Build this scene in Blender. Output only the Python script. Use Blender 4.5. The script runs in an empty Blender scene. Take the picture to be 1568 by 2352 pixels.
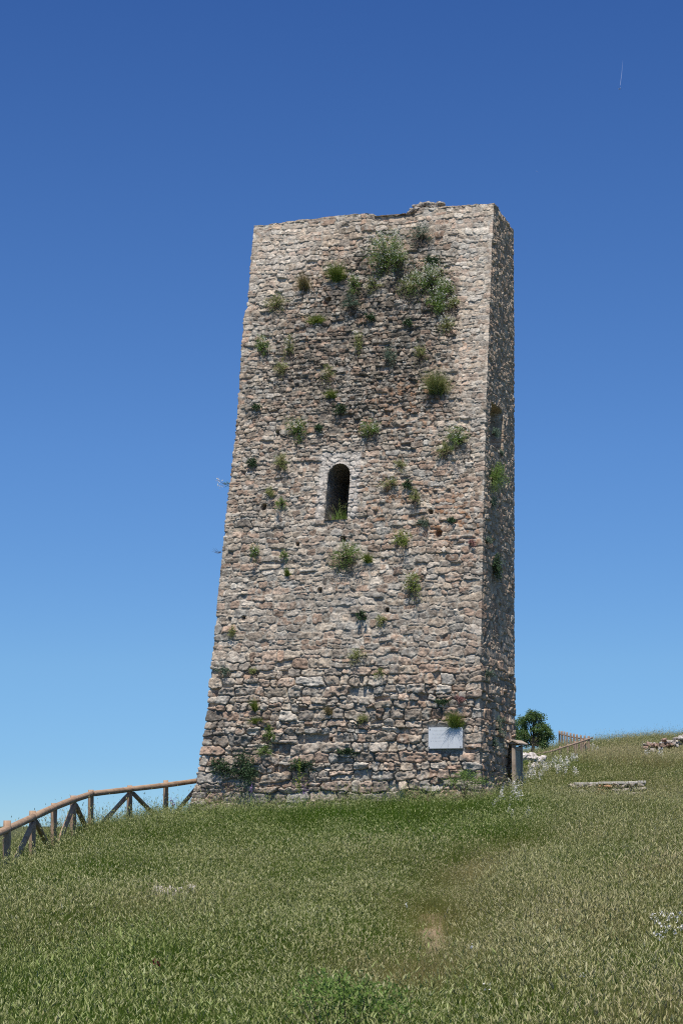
import bpy, math, random
import numpy as np
from mathutils import Vector
random.seed(7); rng = np.random.default_rng(7)
scene = bpy.context.scene
C = scene.collection
R = math.radians

# ------------------------------------------------------------------ camera
F = 4400.0; CX = 784.0; CY = 1176.0          # lens in units of a 1568 x 2352 frame
TH = math.atan(709.0 / F)                    # upward tilt of the camera
ct, st = math.cos(TH), math.sin(TH)
cam_d = bpy.data.cameras.new("camera")
cam = bpy.data.objects.new("camera", cam_d); C.objects.link(cam)
cam_d.sensor_fit = 'VERTICAL'; cam_d.sensor_height = 22.2; cam_d.sensor_width = 14.8
cam_d.lens = F / 2352.0 * 22.2
cam_d.clip_start = 0.1; cam_d.clip_end = 90000
cam.location = (0, 0, 0); cam.rotation_euler = (math.pi / 2 + TH, 0, 0)
scene.camera = cam

# ------------------------------------------------------------------ sky, sun, exposure
SUN_EL = R(65.5); SUN_V = Vector((-0.115, -0.99, 0)).normalized()
world = bpy.data.worlds.new("World"); scene.world = world; world.use_nodes = True
wn = world.node_tree.nodes; wl = world.node_tree.links
bg = wn['Background']
sky = wn.new('ShaderNodeTexSky'); sky.sky_type = 'NISHITA'; sky.sun_disc = False
sky.sun_elevation = SUN_EL; sky.sun_rotation = math.atan2(SUN_V.x, SUN_V.y)
sky.altitude = 1500; sky.air_density = 1.0; sky.dust_density = 0.0; sky.ozone_density = 10
# the camera's colour response to clear air: a mild tint of the sky by height above the horizon
tc_ = wn.new('ShaderNodeTexCoord'); lift = wn.new('ShaderNodeVectorMath'); lift.operation = 'ADD'; lift.inputs[1].default_value = (0, 0, 0.022)
wl.new(tc_.outputs['Generated'], lift.inputs[0]); wl.new(lift.outputs[0], sky.inputs[0])
sx_ = wn.new('ShaderNodeSeparateXYZ'); wl.new(tc_.outputs['Generated'], sx_.inputs[0])
rm = wn.new('ShaderNodeValToRGB'); el = rm.color_ramp.elements
while len(el) < 7: el.new(0.5)
for i_, (p_, c_) in enumerate(((0.03, (.60, .76, .88)), (.08, (.73, .86, .90)), (.19, (.72, .88, 1.0)), (.31, (.61, .80, 1.0)), (.41, (.50, .71, .98)), (.52, (.85, .90, .98)), (.75, (1.35, 1.15, .95)))):
    el[i_].position = p_; el[i_].color = (*c_, 1)
wl.new(sx_.outputs[2], rm.inputs[0])
mx_ = wn.new('ShaderNodeMix'); mx_.data_type = 'RGBA'; mx_.blend_type = 'MULTIPLY'; mx_.inputs[0].default_value = 1
wl.new(sky.outputs[0], mx_.inputs[6]); wl.new(rm.outputs[0], mx_.inputs[7])
wl.new(mx_.outputs[2], bg.inputs[0]); bg.inputs[1].default_value = 0.12
sun_d = bpy.data.lights.new("sun", 'SUN'); sun = bpy.data.objects.new("sun", sun_d); C.objects.link(sun)
sun_d.energy = 4.8; sun_d.angle = R(0.53); sun_d.color = (1.0, 0.95, 0.88)
sdir = Vector((SUN_V.x * math.cos(SUN_EL), SUN_V.y * math.cos(SUN_EL), math.sin(SUN_EL)))
sun.rotation_euler = (-sdir).to_track_quat('-Z', 'Y').to_euler()
scene.view_settings.view_transform = 'Standard'; scene.view_settings.look = 'None'
scene.view_settings.exposure = 0.0; scene.view_settings.gamma = 1.0
scene.cycles.filter_width = 1.1; scene.cycles.use_denoising = False
scene.cycles.max_bounces = 6; scene.cycles.diffuse_bounces = 3; scene.cycles.transparent_max_bounces = 12

# ------------------------------------------------------------------ helpers
def pt(px, py, Y):
    """world point at depth Y seen at (px, py) of the 1568 x 2352 frame"""
    a = (px - CX) / F; b = (CY - py) / F
    # ray = (a, ct - b*st, st + b*ct)
    k = Y / (ct - b * st)
    return np.array([a * k, Y, (st + b * ct) * k])
def proj(X, Y, Z):
    w = Y * ct + Z * st
    return CX + F * X / w, CY - F * (Z * ct - Y * st) / w
def smooth(a, b, x):
    t = np.clip((x - a) / (b - a), 0, 1); return t * t * (3 - 2 * t)
def tag(o, label=None, cat=None, group=None, kind=None):
    if label: o['label'] = label
    if cat: o['category'] = cat
    if group: o['group'] = group
    if kind or label: o['kind'] = kind or 'thing'
    return o
def empty(name, loc, rz=0.0):
    o = bpy.data.objects.new(name, None); C.objects.link(o); o.location = loc
    o.rotation_euler = (0, 0, rz); o.empty_display_size = 0.2
    return o
def mesh_np(name, V, Fq, mat=None, parent=None, smooth_sh=False, col=None, link=True, mats=None, midx=None):
    """V (n,3); Fq list of arrays, each (m,k) faces of k corners"""
    V = np.asarray(V, dtype=np.float32)
    if isinstance(Fq, np.ndarray): Fq = [Fq]
    Fq = [f for f in Fq if len(f)]
    me = bpy.data.meshes.new(name)
    me.vertices.add(len(V)); me.vertices.foreach_set('co', V.ravel())
    loops = np.concatenate([f.ravel() for f in Fq]).astype(np.int32)
    sizes = np.concatenate([np.full(len(f), f.shape[1]) for f in Fq]).astype(np.int32)
    starts = np.concatenate([[0], np.cumsum(sizes)[:-1]]).astype(np.int32)
    me.loops.add(len(loops)); me.loops.foreach_set('vertex_index', loops)
    me.polygons.add(len(sizes)); me.polygons.foreach_set('loop_start', starts)
    me.update(calc_edges=True)
    me.polygons.foreach_set('use_smooth', np.full(len(sizes), smooth_sh, dtype=bool))
    if midx is not None: me.polygons.foreach_set('material_index', np.asarray(midx, dtype=np.int32))
    if col is not None:
        at = me.color_attributes.new('Col', 'FLOAT_COLOR', 'POINT')
        c4 = np.ones((len(V), 4), dtype=np.float32); c4[:, :col.shape[1]] = col
        at.data.foreach_set('color', c4.ravel())
    for m in (mats or ([mat] if mat else [])): me.materials.append(m)
    o = bpy.data.objects.new(name, me)
    if link: C.objects.link(o)
    if parent: o.parent = parent
    return o
def vnoise(nu, nv, cu, cv=None, r=None):
    """smooth noise in -1..1 on a raster nu x nv; cell sizes in raster steps"""
    cv = cv or cu; r = r or rng
    gu = int(nu / cu) + 4; gv = int(nv / cv) + 4
    g = r.uniform(-1, 1, (gu, gv))
    x = np.arange(nu) / cu + r.uniform(0, 1); y = np.arange(nv) / cv + r.uniform(0, 1)
    xi = x.astype(int); yi = y.astype(int); fx = x - xi; fy = y - yi
    fx = fx * fx * (3 - 2 * fx); fy = fy * fy * (3 - 2 * fy)
    a = g[xi][:, yi]; b = g[xi + 1][:, yi]; c = g[xi][:, yi + 1]; d = g[xi + 1][:, yi + 1]
    fx = fx[:, None]; fy = fy[None, :]
    return (a * (1 - fx) + b * fx) * (1 - fy) + (c * (1 - fx) + d * fx) * fy

class NT:
    def __init__(s, name):
        s.m = bpy.data.materials.new(name); s.m.use_nodes = True
        s.n = s.m.node_tree.nodes; s.l = s.m.node_tree.links
        s.b = s.n['Principled BSDF']; s.out = s.n['Material Output']
        s.b.inputs['Specular IOR Level'].default_value = 0.2
        s.b.inputs['Roughness'].default_value = 0.9
    def new(s, t, **kw):
        n = s.n.new(t)
        for k, v in kw.items(): setattr(n, k, v)
        return n
    def noise(s, scale, detail=4, rough=0.6, vec=None):
        n = s.new('ShaderNodeTexNoise'); n.inputs['Scale'].default_value = scale
        n.inputs['Detail'].default_value = detail; n.inputs['Roughness'].default_value = rough
        if vec is not None: s.l.new(vec, n.inputs['Vector'])
        return n
    def ramp(s, fac, stops):
        n = s.new('ShaderNodeValToRGB'); e = n.color_ramp.elements
        while len(e) < len(stops): e.new(0.5)
        for i, (p, c) in enumerate(stops):
            e[i].position = p; e[i].color = (*c, 1) if len(c) == 3 else c
        s.l.new(fac, n.inputs[0]); return n
    def mix(s, fac, a, b, blend='MIX'):
        n = s.new('ShaderNodeMix', data_type='RGBA', blend_type=blend)
        for sock, v in ((n.inputs[0], fac), (n.inputs[6], a), (n.inputs[7], b)):
            if hasattr(v, 'links') or hasattr(v, 'is_linked'): s.l.new(v, sock)
            else: sock.default_value = (*v, 1) if isinstance(v, tuple) else v
        return n.outputs[2]
    def bump(s, h, strength, dist):
        n = s.new('ShaderNodeBump'); n.inputs['Strength'].default_value = strength
        n.inputs['Distance'].default_value = dist
        s.l.new(h, n.inputs['Height']); s.l.new(n.outputs[0], s.b.inputs['Normal'])
    def pos(s): return s.new('ShaderNodeNewGeometry').outputs['Position']
    def obj(s): return s.new('ShaderNodeTexCoord').outputs['Object']

def mat_stone():
    t = NT('rubble_stone'); at = t.new('ShaderNodeAttribute', attribute_name='Col')
    p = t.pos()
    n1 = t.noise(9, 6, 0.7, p); n2 = t.noise(45, 4, 0.7, p)
    r1 = t.ramp(n1.outputs[0], [(0.30, (0.42, 0.38, 0.35)), (0.5, (1, 1, 1)), (0.70, (1.42, 1.39, 1.34))])
    r2 = t.ramp(n2.outputs[0], [(0.32, (0.62, 0.60, 0.58)), (0.5, (1, 1, 1)), (0.68, (1.28, 1.28, 1.26))])
    c = t.mix(1.0, at.outputs[0], r1.outputs[0], 'MULTIPLY'); c = t.mix(1.0, c, r2.outputs[0], 'MULTIPLY')
    t.l.new(c, t.b.inputs['Base Color'])
    t.b.inputs['Roughness'].default_value = 0.95; t.b.inputs['Specular IOR Level'].default_value = 0.12
    t.bump(t.noise(26, 5, 0.65, p).outputs[0], 0.7, 0.02)
    return t.m
def mat_wood(name, a, b, sc=1.0):
    t = NT(name); v = t.obj(); mp = t.new('ShaderNodeMapping'); mp.inputs['Scale'].default_value = (30 * sc, 30 * sc, 1.6 * sc)
    t.l.new(v, mp.inputs[0])
    n = t.noise(1, 6, 0.7, mp.outputs[0]); k = t.noise(5 * sc, 3, 0.6, v)
    c = t.ramp(n.outputs[0], [(0.3, a), (0.7, b)])
    w = t.ramp(k.outputs[0], [(0.45, (1, 1, 1)), (0.75, (0.6, 0.58, 0.56))])
    t.l.new(t.mix(1.0, c.outputs[0], w.outputs[0], 'MULTIPLY'), t.b.inputs['Base Color'])
    t.b.inputs['Roughness'].default_value = 0.8
    t.bump(n.outputs[0], 0.6, 0.01)
    return t.m
def mat_leaf(name, cols, trans=0.35, dry=None, rough=0.6, spec=0.25):
    """per-leaf colour variation; dry = colour blended in by the 'dry' value each grass tuft carries"""
    t = NT(name); g = t.new('ShaderNodeNewGeometry')
    st_ = [(i / max(1, len(cols) - 1), c) for i, c in enumerate(cols)]
    c = t.ramp(g.outputs['Random Per Island'], st_).outputs[0]
    if dry:
        a = t.new('ShaderNodeAttribute', attribute_name='dry', attribute_type='INSTANCER')
        b = t.new('ShaderNodeAttribute', attribute_name='lush', attribute_type='INSTANCER')
        c = t.mix(a.outputs['Fac'], c, dry)
        c = t.mix(b.outputs['Fac'], c, t.mix(1.0, c, (0.68, 0.84, 0.55), 'MULTIPLY'))
    t.l.new(c, t.b.inputs['Base Color'])
    t.b.inputs['Roughness'].default_value = rough; t.b.inputs['Specular IOR Level'].default_value = spec
    if trans > 0:
        tr = t.new('ShaderNodeBsdfTranslucent'); t.l.new(c, tr.inputs[0])
        ms = t.new('ShaderNodeMixShader'); ms.inputs[0].default_value = trans
        t.l.new(t.b.outputs[0], ms.inputs[1]); t.l.new(tr.outputs[0], ms.inputs[2])
        t.l.new(ms.outputs[0], t.out.inputs[0])
    return t.m
def mat_plain(name, c, rough=0.8, var=0.2, sc=20, spec=0.2):
    t = NT(name); n = t.noise(sc, 4, 0.6, t.obj())
    lo = tuple(x * (1 - var) for x in c); hi = tuple(min(1, x * (1 + var)) for x in c)
    t.l.new(t.ramp(n.outputs[0], [(0.3, lo), (0.7, hi)]).outputs[0], t.b.inputs['Base Color'])
    t.b.inputs['Roughness'].default_value = rough; t.b.inputs['Specular IOR Level'].default_value = spec
    t.bump(n.outputs[0], 0.3, 0.01)
    return t.m

M_stone = mat_stone()
M_log = mat_wood('weathered_log', (0.30, 0.19, 0.12), (0.56, 0.39, 0.26))
M_board = mat_wood('board_wood', (0.36, 0.28, 0.21), (0.58, 0.48, 0.38))
M_farlog = mat_wood('far_log', (0.28, 0.19, 0.13), (0.48, 0.35, 0.26), 0.5)
M_blade = mat_leaf('grass_blade', [(0.045, 0.10, 0.008), (0.085, 0.16, 0.014), (0.14, 0.22, 0.026), (0.24, 0.27, 0.06)], 0.38, dry=(0.38, 0.32, 0.14), rough=.75, spec=.08)
M_head = mat_leaf('seed_head', [(0.13, 0.16, 0.04), (0.30, 0.32, 0.11), (0.48, 0.48, 0.20), (0.74, 0.70, 0.40)], 0.25, dry=(0.56, 0.47, 0.26), rough=0.8)
M_green = mat_leaf('wall_leaf_green', [(0.10, 0.19, 0.03), (0.19, 0.29, 0.06), (0.30, 0.39, 0.13)], 0.35)
M_olive = mat_leaf('wall_leaf_olive', [(0.19, 0.24, 0.06), (0.32, 0.36, 0.12), (0.46, 0.45, 0.22)], 0.4)
M_bright = mat_leaf('wall_leaf_bright', [(0.15, 0.22, 0.03), (0.26, 0.34, 0.06), (0.36, 0.40, 0.12)], 0.35)
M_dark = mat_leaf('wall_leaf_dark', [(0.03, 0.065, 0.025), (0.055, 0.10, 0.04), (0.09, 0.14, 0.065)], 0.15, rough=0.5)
M_blue = mat_leaf('wall_leaf_grey_green', [(0.06, 0.11, 0.07), (0.12, 0.18, 0.12), (0.22, 0.28, 0.20)], 0.2)
M_straw = mat_leaf('wall_straw', [(0.30, 0.23, 0.11), (0.42, 0.34, 0.18), (0.26, 0.26, 0.10)], 0.3)
M_white = mat_leaf('white_petal', [(0.86, 0.81, 0.72), (0.94, 0.90, 0.82)], 0.3)
M_pink = mat_leaf('pink_petal', [(0.30, 0.14, 0.13), (0.45, 0.25, 0.22)], 0.2)
M_purple = mat_leaf('purple_petal', [(0.28, 0.16, 0.36), (0.42, 0.28, 0.50)], 0.2)
M_twig = mat_plain('twig_bark', (0.12, 0.09, 0.07))
M_oak = mat_leaf('oak_leaf', [(0.06, 0.12, 0.03), (0.11, 0.18, 0.05), (0.19, 0.26, 0.09)], 0.2, rough=0.5)
M_bark = mat_plain('oak_bark', (0.06, 0.05, 0.04))

# ------------------------------------------------------------------ ground
CAN = 0.33
def gp(px, py, Y, drop=CAN):
    p = pt(px, py, Y); return (p[0], Y, p[2] - drop)
ctrl = [(0, 0, -1.6), (-4, 5, -1.75), (4, 5, -1.5), (0, -12, -2.2), (-12, 0, -2.6), (12, 0, -1.4),
        (-2.9, 15, -1.72), (0, 15, -1.6), (3.2, 15, -1.42), (-4.6, 25, -1.32), (0, 25, -1.08), (5.2, 25, -0.72),
        (-5.4, 30.3, -1.02), (-2.5, 32, -0.85), (0, 35, -0.6), (6.8, 35, -0.05),
        (-3.9, 44.5, -0.22), (0, 43, 0.0), (3.2, 42.5, 0.28), gp(1395, 1826, 44, .5), gp(1540, 1818, 45, .5),
        (-5.35, 40.9, -0.50), (-4.3, 43.8, -0.32), (-5.4, 36, -0.72), (-10, 30, -2.6), (-10, 42, -2.4), (-22, 35, -8), (-6.5, 54, -1.7),
        (-3.5, 62, -1.6), (-14, 60, -6), (0, 62, 0.6), (4.6, 47.5, 0.66), gp(1225, 1765, 57, .3), gp(1395, 1826, 49, .3), gp(1395, 1795, 52, .3), gp(1560, 1800, 53, .4),
        (14, 35, 0.3), (22, 25, -0.4), (25, 60, 2.0),
        gp(1225, 1742, 105, 1.0), gp(1351, 1727, 118, 0.7), gp(1290, 1733, 109, .8), gp(1283, 1706, 140, 0.9), gp(1400, 1685, 135, 0.75), gp(1568, 1686, 130, 0.75),
        gp(1205, 1712, 132, 0.9), gp(1450, 1760, 75, 0.3), gp(1568, 1765, 75, 0.3), gp(1300, 1772, 70, 0.3),
        (0, 130, 1.5), (-14, 130, -6), (45, 110, 6.0), (20, 185, 4.0), (0, 190, -2), (50, 190, 3.5), (-30, 100, -14), (60, 30, -1), (-40, 10, -12), (40, -20, -4), (-30, -20, -9)]
ctrl = np.array(ctrl, dtype=float)
def _U(r2): return 0.5 * r2 * np.log(r2 + 1e-9)
n = len(ctrl); A = np.zeros((n + 3, n + 3))
d2 = ((ctrl[:, None, :2] - ctrl[None, :, :2]) ** 2).sum(-1)
A[:n, :n] = _U(d2) + np.eye(n) * 0.02; A[:n, n] = 1; A[:n, n + 1:] = ctrl[:, :2]; A[n:, :n] = A[:n, n:].T
wt = np.linalg.solve(A, np.concatenate([ctrl[:, 2], [0, 0, 0]]))
def ground(x, y):
    x = np.asarray(x, dtype=float); y = np.asarray(y, dtype=float); sh = x.shape
    xf = x.ravel(); yf = y.ravel(); out = np.zeros(len(xf))
    for i in range(0, len(xf), 20000):
        xs = xf[i:i + 20000]; ys = yf[i:i + 20000]
        dd = (xs[:, None] - ctrl[None, :, 0]) ** 2 + (ys[:, None] - ctrl[None, :, 1]) ** 2
        z = _U(dd) @ wt[:n] + wt[n] + wt[n + 1] * xs + wt[n + 2] * ys
        z += 0.05 * np.sin(xs * 1.3 + 0.7 * np.sin(ys * 0.6)) * np.sin(ys * 0.9) + 0.03 * np.sin(xs * 2.9 + ys * 2.1)
        rr = np.sqrt((xs - 8) ** 2 + (ys - 70) ** 2)
        k = smooth(110, 420, rr); z = np.clip(z, -60, 9) * (1 - k) + (-27 + 1.5 * np.sin(xs * .01) * np.cos(ys * .013)) * k
        out[i:i + 20000] = z
    return out.reshape(sh)
def g1(x, y): return float(ground(np.array([x]), np.array([y]))[0])
xs = np.concatenate([-np.geomspace(9000, 45, 30), np.arange(-40, -14, 2.0), np.arange(-14, 30, 0.4), np.arange(30, 64, 2.0), np.geomspace(68, 9000, 30)])
ys = np.concatenate([-np.geomspace(9000, 25, 20), np.arange(-20, 8, 2.0), np.arange(8, 64, 0.4), np.arange(64, 200, 1.5), np.geomspace(205, 9000, 40)])
GX, GY = np.meshgrid(xs, ys, indexing='ij')
GZ = ground(GX, GY)
idx = np.arange(GX.size).reshape(GX.shape)
gf = np.stack([idx[:-1, :-1], idx[1:, :-1], idx[1:, 1:], idx[:-1, 1:]], -1).reshape(-1, 4)
def mat_ground():
    t = NT('hill_soil'); p = t.pos()
    n = t.noise(0.6, 5, 0.6, p); k = t.noise(14, 5, 0.7, p)
    c = t.ramp(n.outputs[0], [(0.35, (0.075, 0.095, 0.03)), (0.6, (0.12, 0.12, 0.05)), (0.75, (0.20, 0.16, 0.09))])
    s = t.ramp(k.outputs[0], [(0.35, (0.6, 0.6, 0.6)), (0.65, (1.25, 1.2, 1.15))])
    base = t.mix(1.0, c.outputs[0], s.outputs[0], 'MULTIPLY')
    at = t.new('ShaderNodeAttribute', attribute_name='Col')
    dirt = t.ramp(k.outputs[0], [(0.3, (0.30, 0.20, 0.12)), (0.7, (0.52, 0.38, 0.26))])
    t.l.new(t.mix(at.outputs[0], base, dirt.outputs[0]), t.b.inputs['Base Color'])
    t.bump(k.outputs[0], 0.8, 0.05); return t.m
def ray_ground(px, py):
    """where the pixel ray meets the hill"""
    Ys = np.arange(8, 150, 0.1); a = (px - CX) / F; b = (CY - py) / F
    k = Ys / (ct - b * st); X = a * k; Z = (st + b * ct) * k
    g = ground(X, Ys); hit = np.nonzero(Z < g)[0]
    if len(hit) == 0: return None
    i = hit[0]; return np.array([X[i], Ys[i], g[i]])
BARE = [ray_ground(1000, 2105), ray_ground(985, 2140), ray_ground(1010, 2165), ray_ground(960, 2290)]
dirtm = np.zeros(GX.shape)
for q, rad in zip(BARE, (0.35, 0.45, 0.35, 0.35)):
    dirtm = np.maximum(dirtm, np.exp(-(((GX - q[0]) / rad) ** 2 + ((GY - q[1]) / (rad * 2.2)) ** 2)))
if True:
    tr_ = [ray_ground(*a) for a in ((930, 2300), (960, 2230), (985, 2160), (1005, 2110), (1060, 2060), (1130, 2010), (1200, 1960))]
    for a_, b_ in zip(tr_[:-1], tr_[1:]):
        ab = (b_ - a_)[:2]; t_ = np.clip(((GX - a_[0]) * ab[0] + (GY - a_[1]) * ab[1]) / (ab @ ab), 0, 1)
        dirtm = np.maximum(dirtm, .6 * np.exp(-(np.hypot(GX - a_[0] - ab[0] * t_, GY - a_[1] - ab[1] * t_) / .5) ** 2))
go = mesh_np('ground', np.stack([GX, GY, GZ], -1).reshape(-1, 3), gf, mat_ground(), smooth_sh=True,
             col=np.repeat(np.clip(dirtm, 0, 1).reshape(-1, 1), 3, 1))
tag(go, kind='structure')

# ------------------------------------------------------------------ tower
PHI = math.atan(1366 * ct / F)
DR = np.array([math.sin(PHI), math.cos(PHI)])            # along the right face, going back
DF = np.array([-math.cos(PHI), math.sin(PHI)])           # along the front face, going left
NF = -DR; NR = -DF
Z0, Z1T = -0.75, None
L_px = ([480, 515, 600, 705, 713, 790, 960, 1060, 1180, 1290, 1380, 1500, 1640, 1720, 1780, 1830, 1900],
        [588, 585, 577, 569, 565, 558, 545, 535, 520.5, 510, 500, 490, 478, 466, 456, 444, 428])
C_px = ([450, 465, 560, 800, 900, 1100, 1250, 1450, 1600, 1790, 1900], [1133.5, 1133, 1128.5, 1120, 1116, 1110.5, 1107, 1103.5, 1101.5, 1102, 1103])
R_px = ([450, 530, 900, 1400, 1790, 1900], [1178, 1178, 1179.5, 1180, 1181, 1181.5])
YB = 43.0 + 3.4 * DR[1]
# top level: where the near right corner reaches py 465
def corners(z):
    z = np.asarray(z, dtype=float)
    def X_at(px, Y): return (px - CX) / F * (Y * ct + z * st)
    # BR
    X = np.full(z.shape, 4.4)
    _, py = proj(X, np.full(z.shape, YB), z); bx = X_at(np.interp(py, *R_px), YB); BR = np.stack([bx, np.full(z.shape, YB)], -1)
    def along(P, d, tab):
        t = np.full(z.shape, 3.0)
        for _ in range(25):
            Q = P + t[:, None] * d
            _, py = proj(Q[:, 0], Q[:, 1], z); px = np.interp(py, *tab)
            # (P.x + t d.x) = k (ct (P.y + t d.y) + st z)
            k = (px - CX) / F
            t = (k * (ct * P[:, 1] + st * z) - P[:, 0]) / (d[0] - k * ct * d[1])
        return P + t[:, None] * d, t
    FR, s = along(BR, -DR, C_px)
    FL, t = along(FR, DF, L_px)
    BL = FL + (BR - FR)
    return FL, FR, BR, BL, t, s
zz = np.linspace(10, 18, 400)
_fl, _fr, _br, _bl, _t, _s = corners(zz)
_, pyt = proj(_fr[:, 0], _fr[:, 1], zz)
ZTOP = float(np.interp(-465, -pyt, zz))
print('ZTOP', ZTOP)
RS = 0.0125
W_F = 6.7; W_R = 3.2; W_L = 3.2
U0 = -W_L; U1 = W_F + W_R
nu = int((U1 - U0) / RS) + 1; nv = int((ZTOP - Z0) / RS) + 1
ug = U0 + np.arange(nu) * RS; vg = Z0 + np.arange(nv) * RS
FLc, FRc, BRc, BLc, tw, sw = corners(vg)
print('front width base/top', tw[60], tw[-1], 'depth', sw[60], sw[-1])
# picture position of every front cell, used only to lay out the zones of masonry and weathering
sF = np.clip(ug / W_F, 0, 1)
PX = FLc[None, :, 0] * (1 - sF[:, None]) + FRc[None, :, 0] * sF[:, None]
PY_ = FLc[None, :, 1] * (1 - sF[:, None]) + FRc[None, :, 1] * sF[:, None]
ZPX, ZPY = proj(PX, PY_, np.broadcast_to(vg[None, :], PX.shape))
fa = sF  # 0 left .. 1 right along the front
def zone_h(v):      # mean course height by height on the tower
    return float(np.interp(v, [-1, 1.5, 3.2, 4.5, 6.0, 8, 10.5, 12.2, 15], [0.21, 0.20, 0.178, 0.155, 0.13, 0.108, 0.102, 0.115, 0.12]))
# ---- lay the courses
seeds = []
v = Z0 - 0.2
waves = [(random.uniform(0.4, 1.2), random.uniform(0, 6.28)) for _ in range(3)]
while v < ZTOP + 0.3:
    h = zone_h(v) * random.uniform(0.72, 1.30)
    u = U0 - 0.3
    a1 = random.uniform(-.4, .4); ph = random.uniform(0, 6.28); fr = random.uniform(.5, 1.3)
    while u < U1 + 0.3:
        w = h * random.choice([0.9, 1.1, 1.4, 1.7, 2.0, 2.4, 3.0]) * random.uniform(0.85, 1.2)
        w = min(w, 0.75)
        vc = v + h / 2 + a1 * h * 0.5 * math.sin(fr * u + ph)
        r = random.random()
        if r < 0.22 and h > 0.10:
            f = random.uniform(0.35, 0.65)
            seeds.append((u + w / 2, vc - h / 2 + f * h / 2, w / 2, f * h / 2, random.uniform(-.08, .08)))
            seeds.append((u + w / 2 + random.uniform(-.1, .1) * w, vc + h / 2 - (1 - f) * h / 2, w / 2 * random.uniform(.8, 1.1), (1 - f) * h / 2, random.uniform(-.1, .1)))
        elif r < 0.30:
            seeds.append((u + w / 2, vc, w / 2 * 1.15, h / 2 * 1.35, random.uniform(-.15, .15)))
        elif r < 0.40:
            seeds.append((u + w / 4, vc, w / 4, h / 2, random.uniform(-.3, .3)))
            seeds.append((u + 3 * w / 4, vc + random.uniform(-.1, .1) * h, w / 4, h / 2 * random.uniform(.7, 1), random.uniform(-.4, .4)))
        else:
            seeds.append((u + w / 2, vc + random.uniform(-.1, .1) * h, w / 2, h / 2, random.uniform(-.12, .12)))
        u += w
    v += h
# long corner stones at both front corners
S = np.array(seeds)
WU = 0.028 * vnoise(nu, nv, 12) + 0.016 * vnoise(nu, nv, 5) + 0.03 * vnoise(nu, nv, 40)
WV = 0.020 * vnoise(nu, nv, 10) + 0.013 * vnoise(nu, nv, 4.5) + 0.05 * vnoise(nu, nv, 45, 30)
F1 = np.full((nu, nv), 9.0); F2 = np.full((nu, nv), 9.0); ID = np.full((nu, nv), -1, dtype=np.int32)
for i, (cu, cv, hw, hh, rot) in enumerate(S):
    ru = hw * 1.9 + 0.08; rv = hh * 1.9 + 0.08
    i0 = max(0, int((cu - ru - U0) / RS)); i1 = min(nu, int((cu + ru - U0) / RS) + 1)
    j0 = max(0, int((cv - rv - Z0) / RS)); j1 = min(nv, int((cv + rv - Z0) / RS) + 1)
    if i1 <= i0 or j1 <= j0: continue
    du = ug[i0:i1, None] + WU[i0:i1, j0:j1] - cu; dv = vg[None, j0:j1] + WV[i0:i1, j0:j1] - cv
    c, s_ = math.cos(rot), math.sin(rot)
    d = (np.abs((du * c + dv * s_) / hw) ** 3.4 + np.abs((-du * s_ + dv * c) / hh) ** 3.4) ** (1 / 3.4)
    a = F1[i0:i1, j0:j1]; b = F2[i0:i1, j0:j1]; k = ID[i0:i1, j0:j1]
    better = d < a
    b[...] = np.where(better, a, np.minimum(b, d)); a[...] = np.where(better, d, a); k[better] = i
edge = np.clip(F2 - F1, 0, 2)
over = np.clip(F1 - 1.0, 0, 2)
ID = np.clip(ID, 0, None)
ns = len(S)
st_rel = rng.uniform(-1, 1, ns); st_t = rng.uniform(-1, 1, (ns, 2)); st_c = rng.uniform(0, 1, ns); st_b = rng.normal(0, 1, ns)
hhs = S[:, 3][ID]
front = (ug[:, None] > -0.05) & (ug[:, None] < W_F + 0.02)
# ---- zones
def blob(x, y, rx, ry): return np.exp(-(((ZPX - x) / rx) ** 2 + ((ZPY - y) / ry) ** 2))
lown = vnoise(nu, nv, 60) * .5 + vnoise(nu, nv, 25) * .3
restored = np.clip(smooth(700, 560, ZPY + 40 * lown) * smooth(760, 640, ZPX + 60 * lown) + smooth(540, 505, ZPY + 25 * lown) * .8
                   + smooth(1040, 1062, ZPX + 14 * lown) * smooth(980, 860, ZPY), 0, 1)
restored = np.where(front, restored, 0.25)
weathered = np.clip(blob(860, 760, 190, 190) * 1.2 + blob(760, 900, 200, 120) * .7 + blob(900, 640, 110, 90) * .7, 0, 1) * (1 - restored)
rough_low = smooth(1480, 1560, ZPY + 30 * lown)
flush = np.clip(blob(760, 1400, 330, 110) + blob(780, 1120, 60, 110), 0, 1)
orange = np.clip(blob(930, 930, 90, 90) + blob(1040, 1190, 70, 70) + blob(870, 1130, 120, 70) * .6 + blob(760, 760, 120, 60) * .4 + .5 * np.clip(vnoise(nu, nv, 70), 0, 1), 0, 1)
orange = np.where(front, orange, 0.05 + .4 * np.clip(vnoise(nu, nv, 60), 0, 1))
white = np.clip(blob(640, 600, 90, 90) + smooth(1030, 1060, ZPX) * .5 * smooth(1500, 900, ZPY) + blob(780, 1110, 60, 90) * .9 + .3 * smooth(1300, 1600, ZPY) * smooth(1040, 1100, ZPX), 0, 1)
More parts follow.
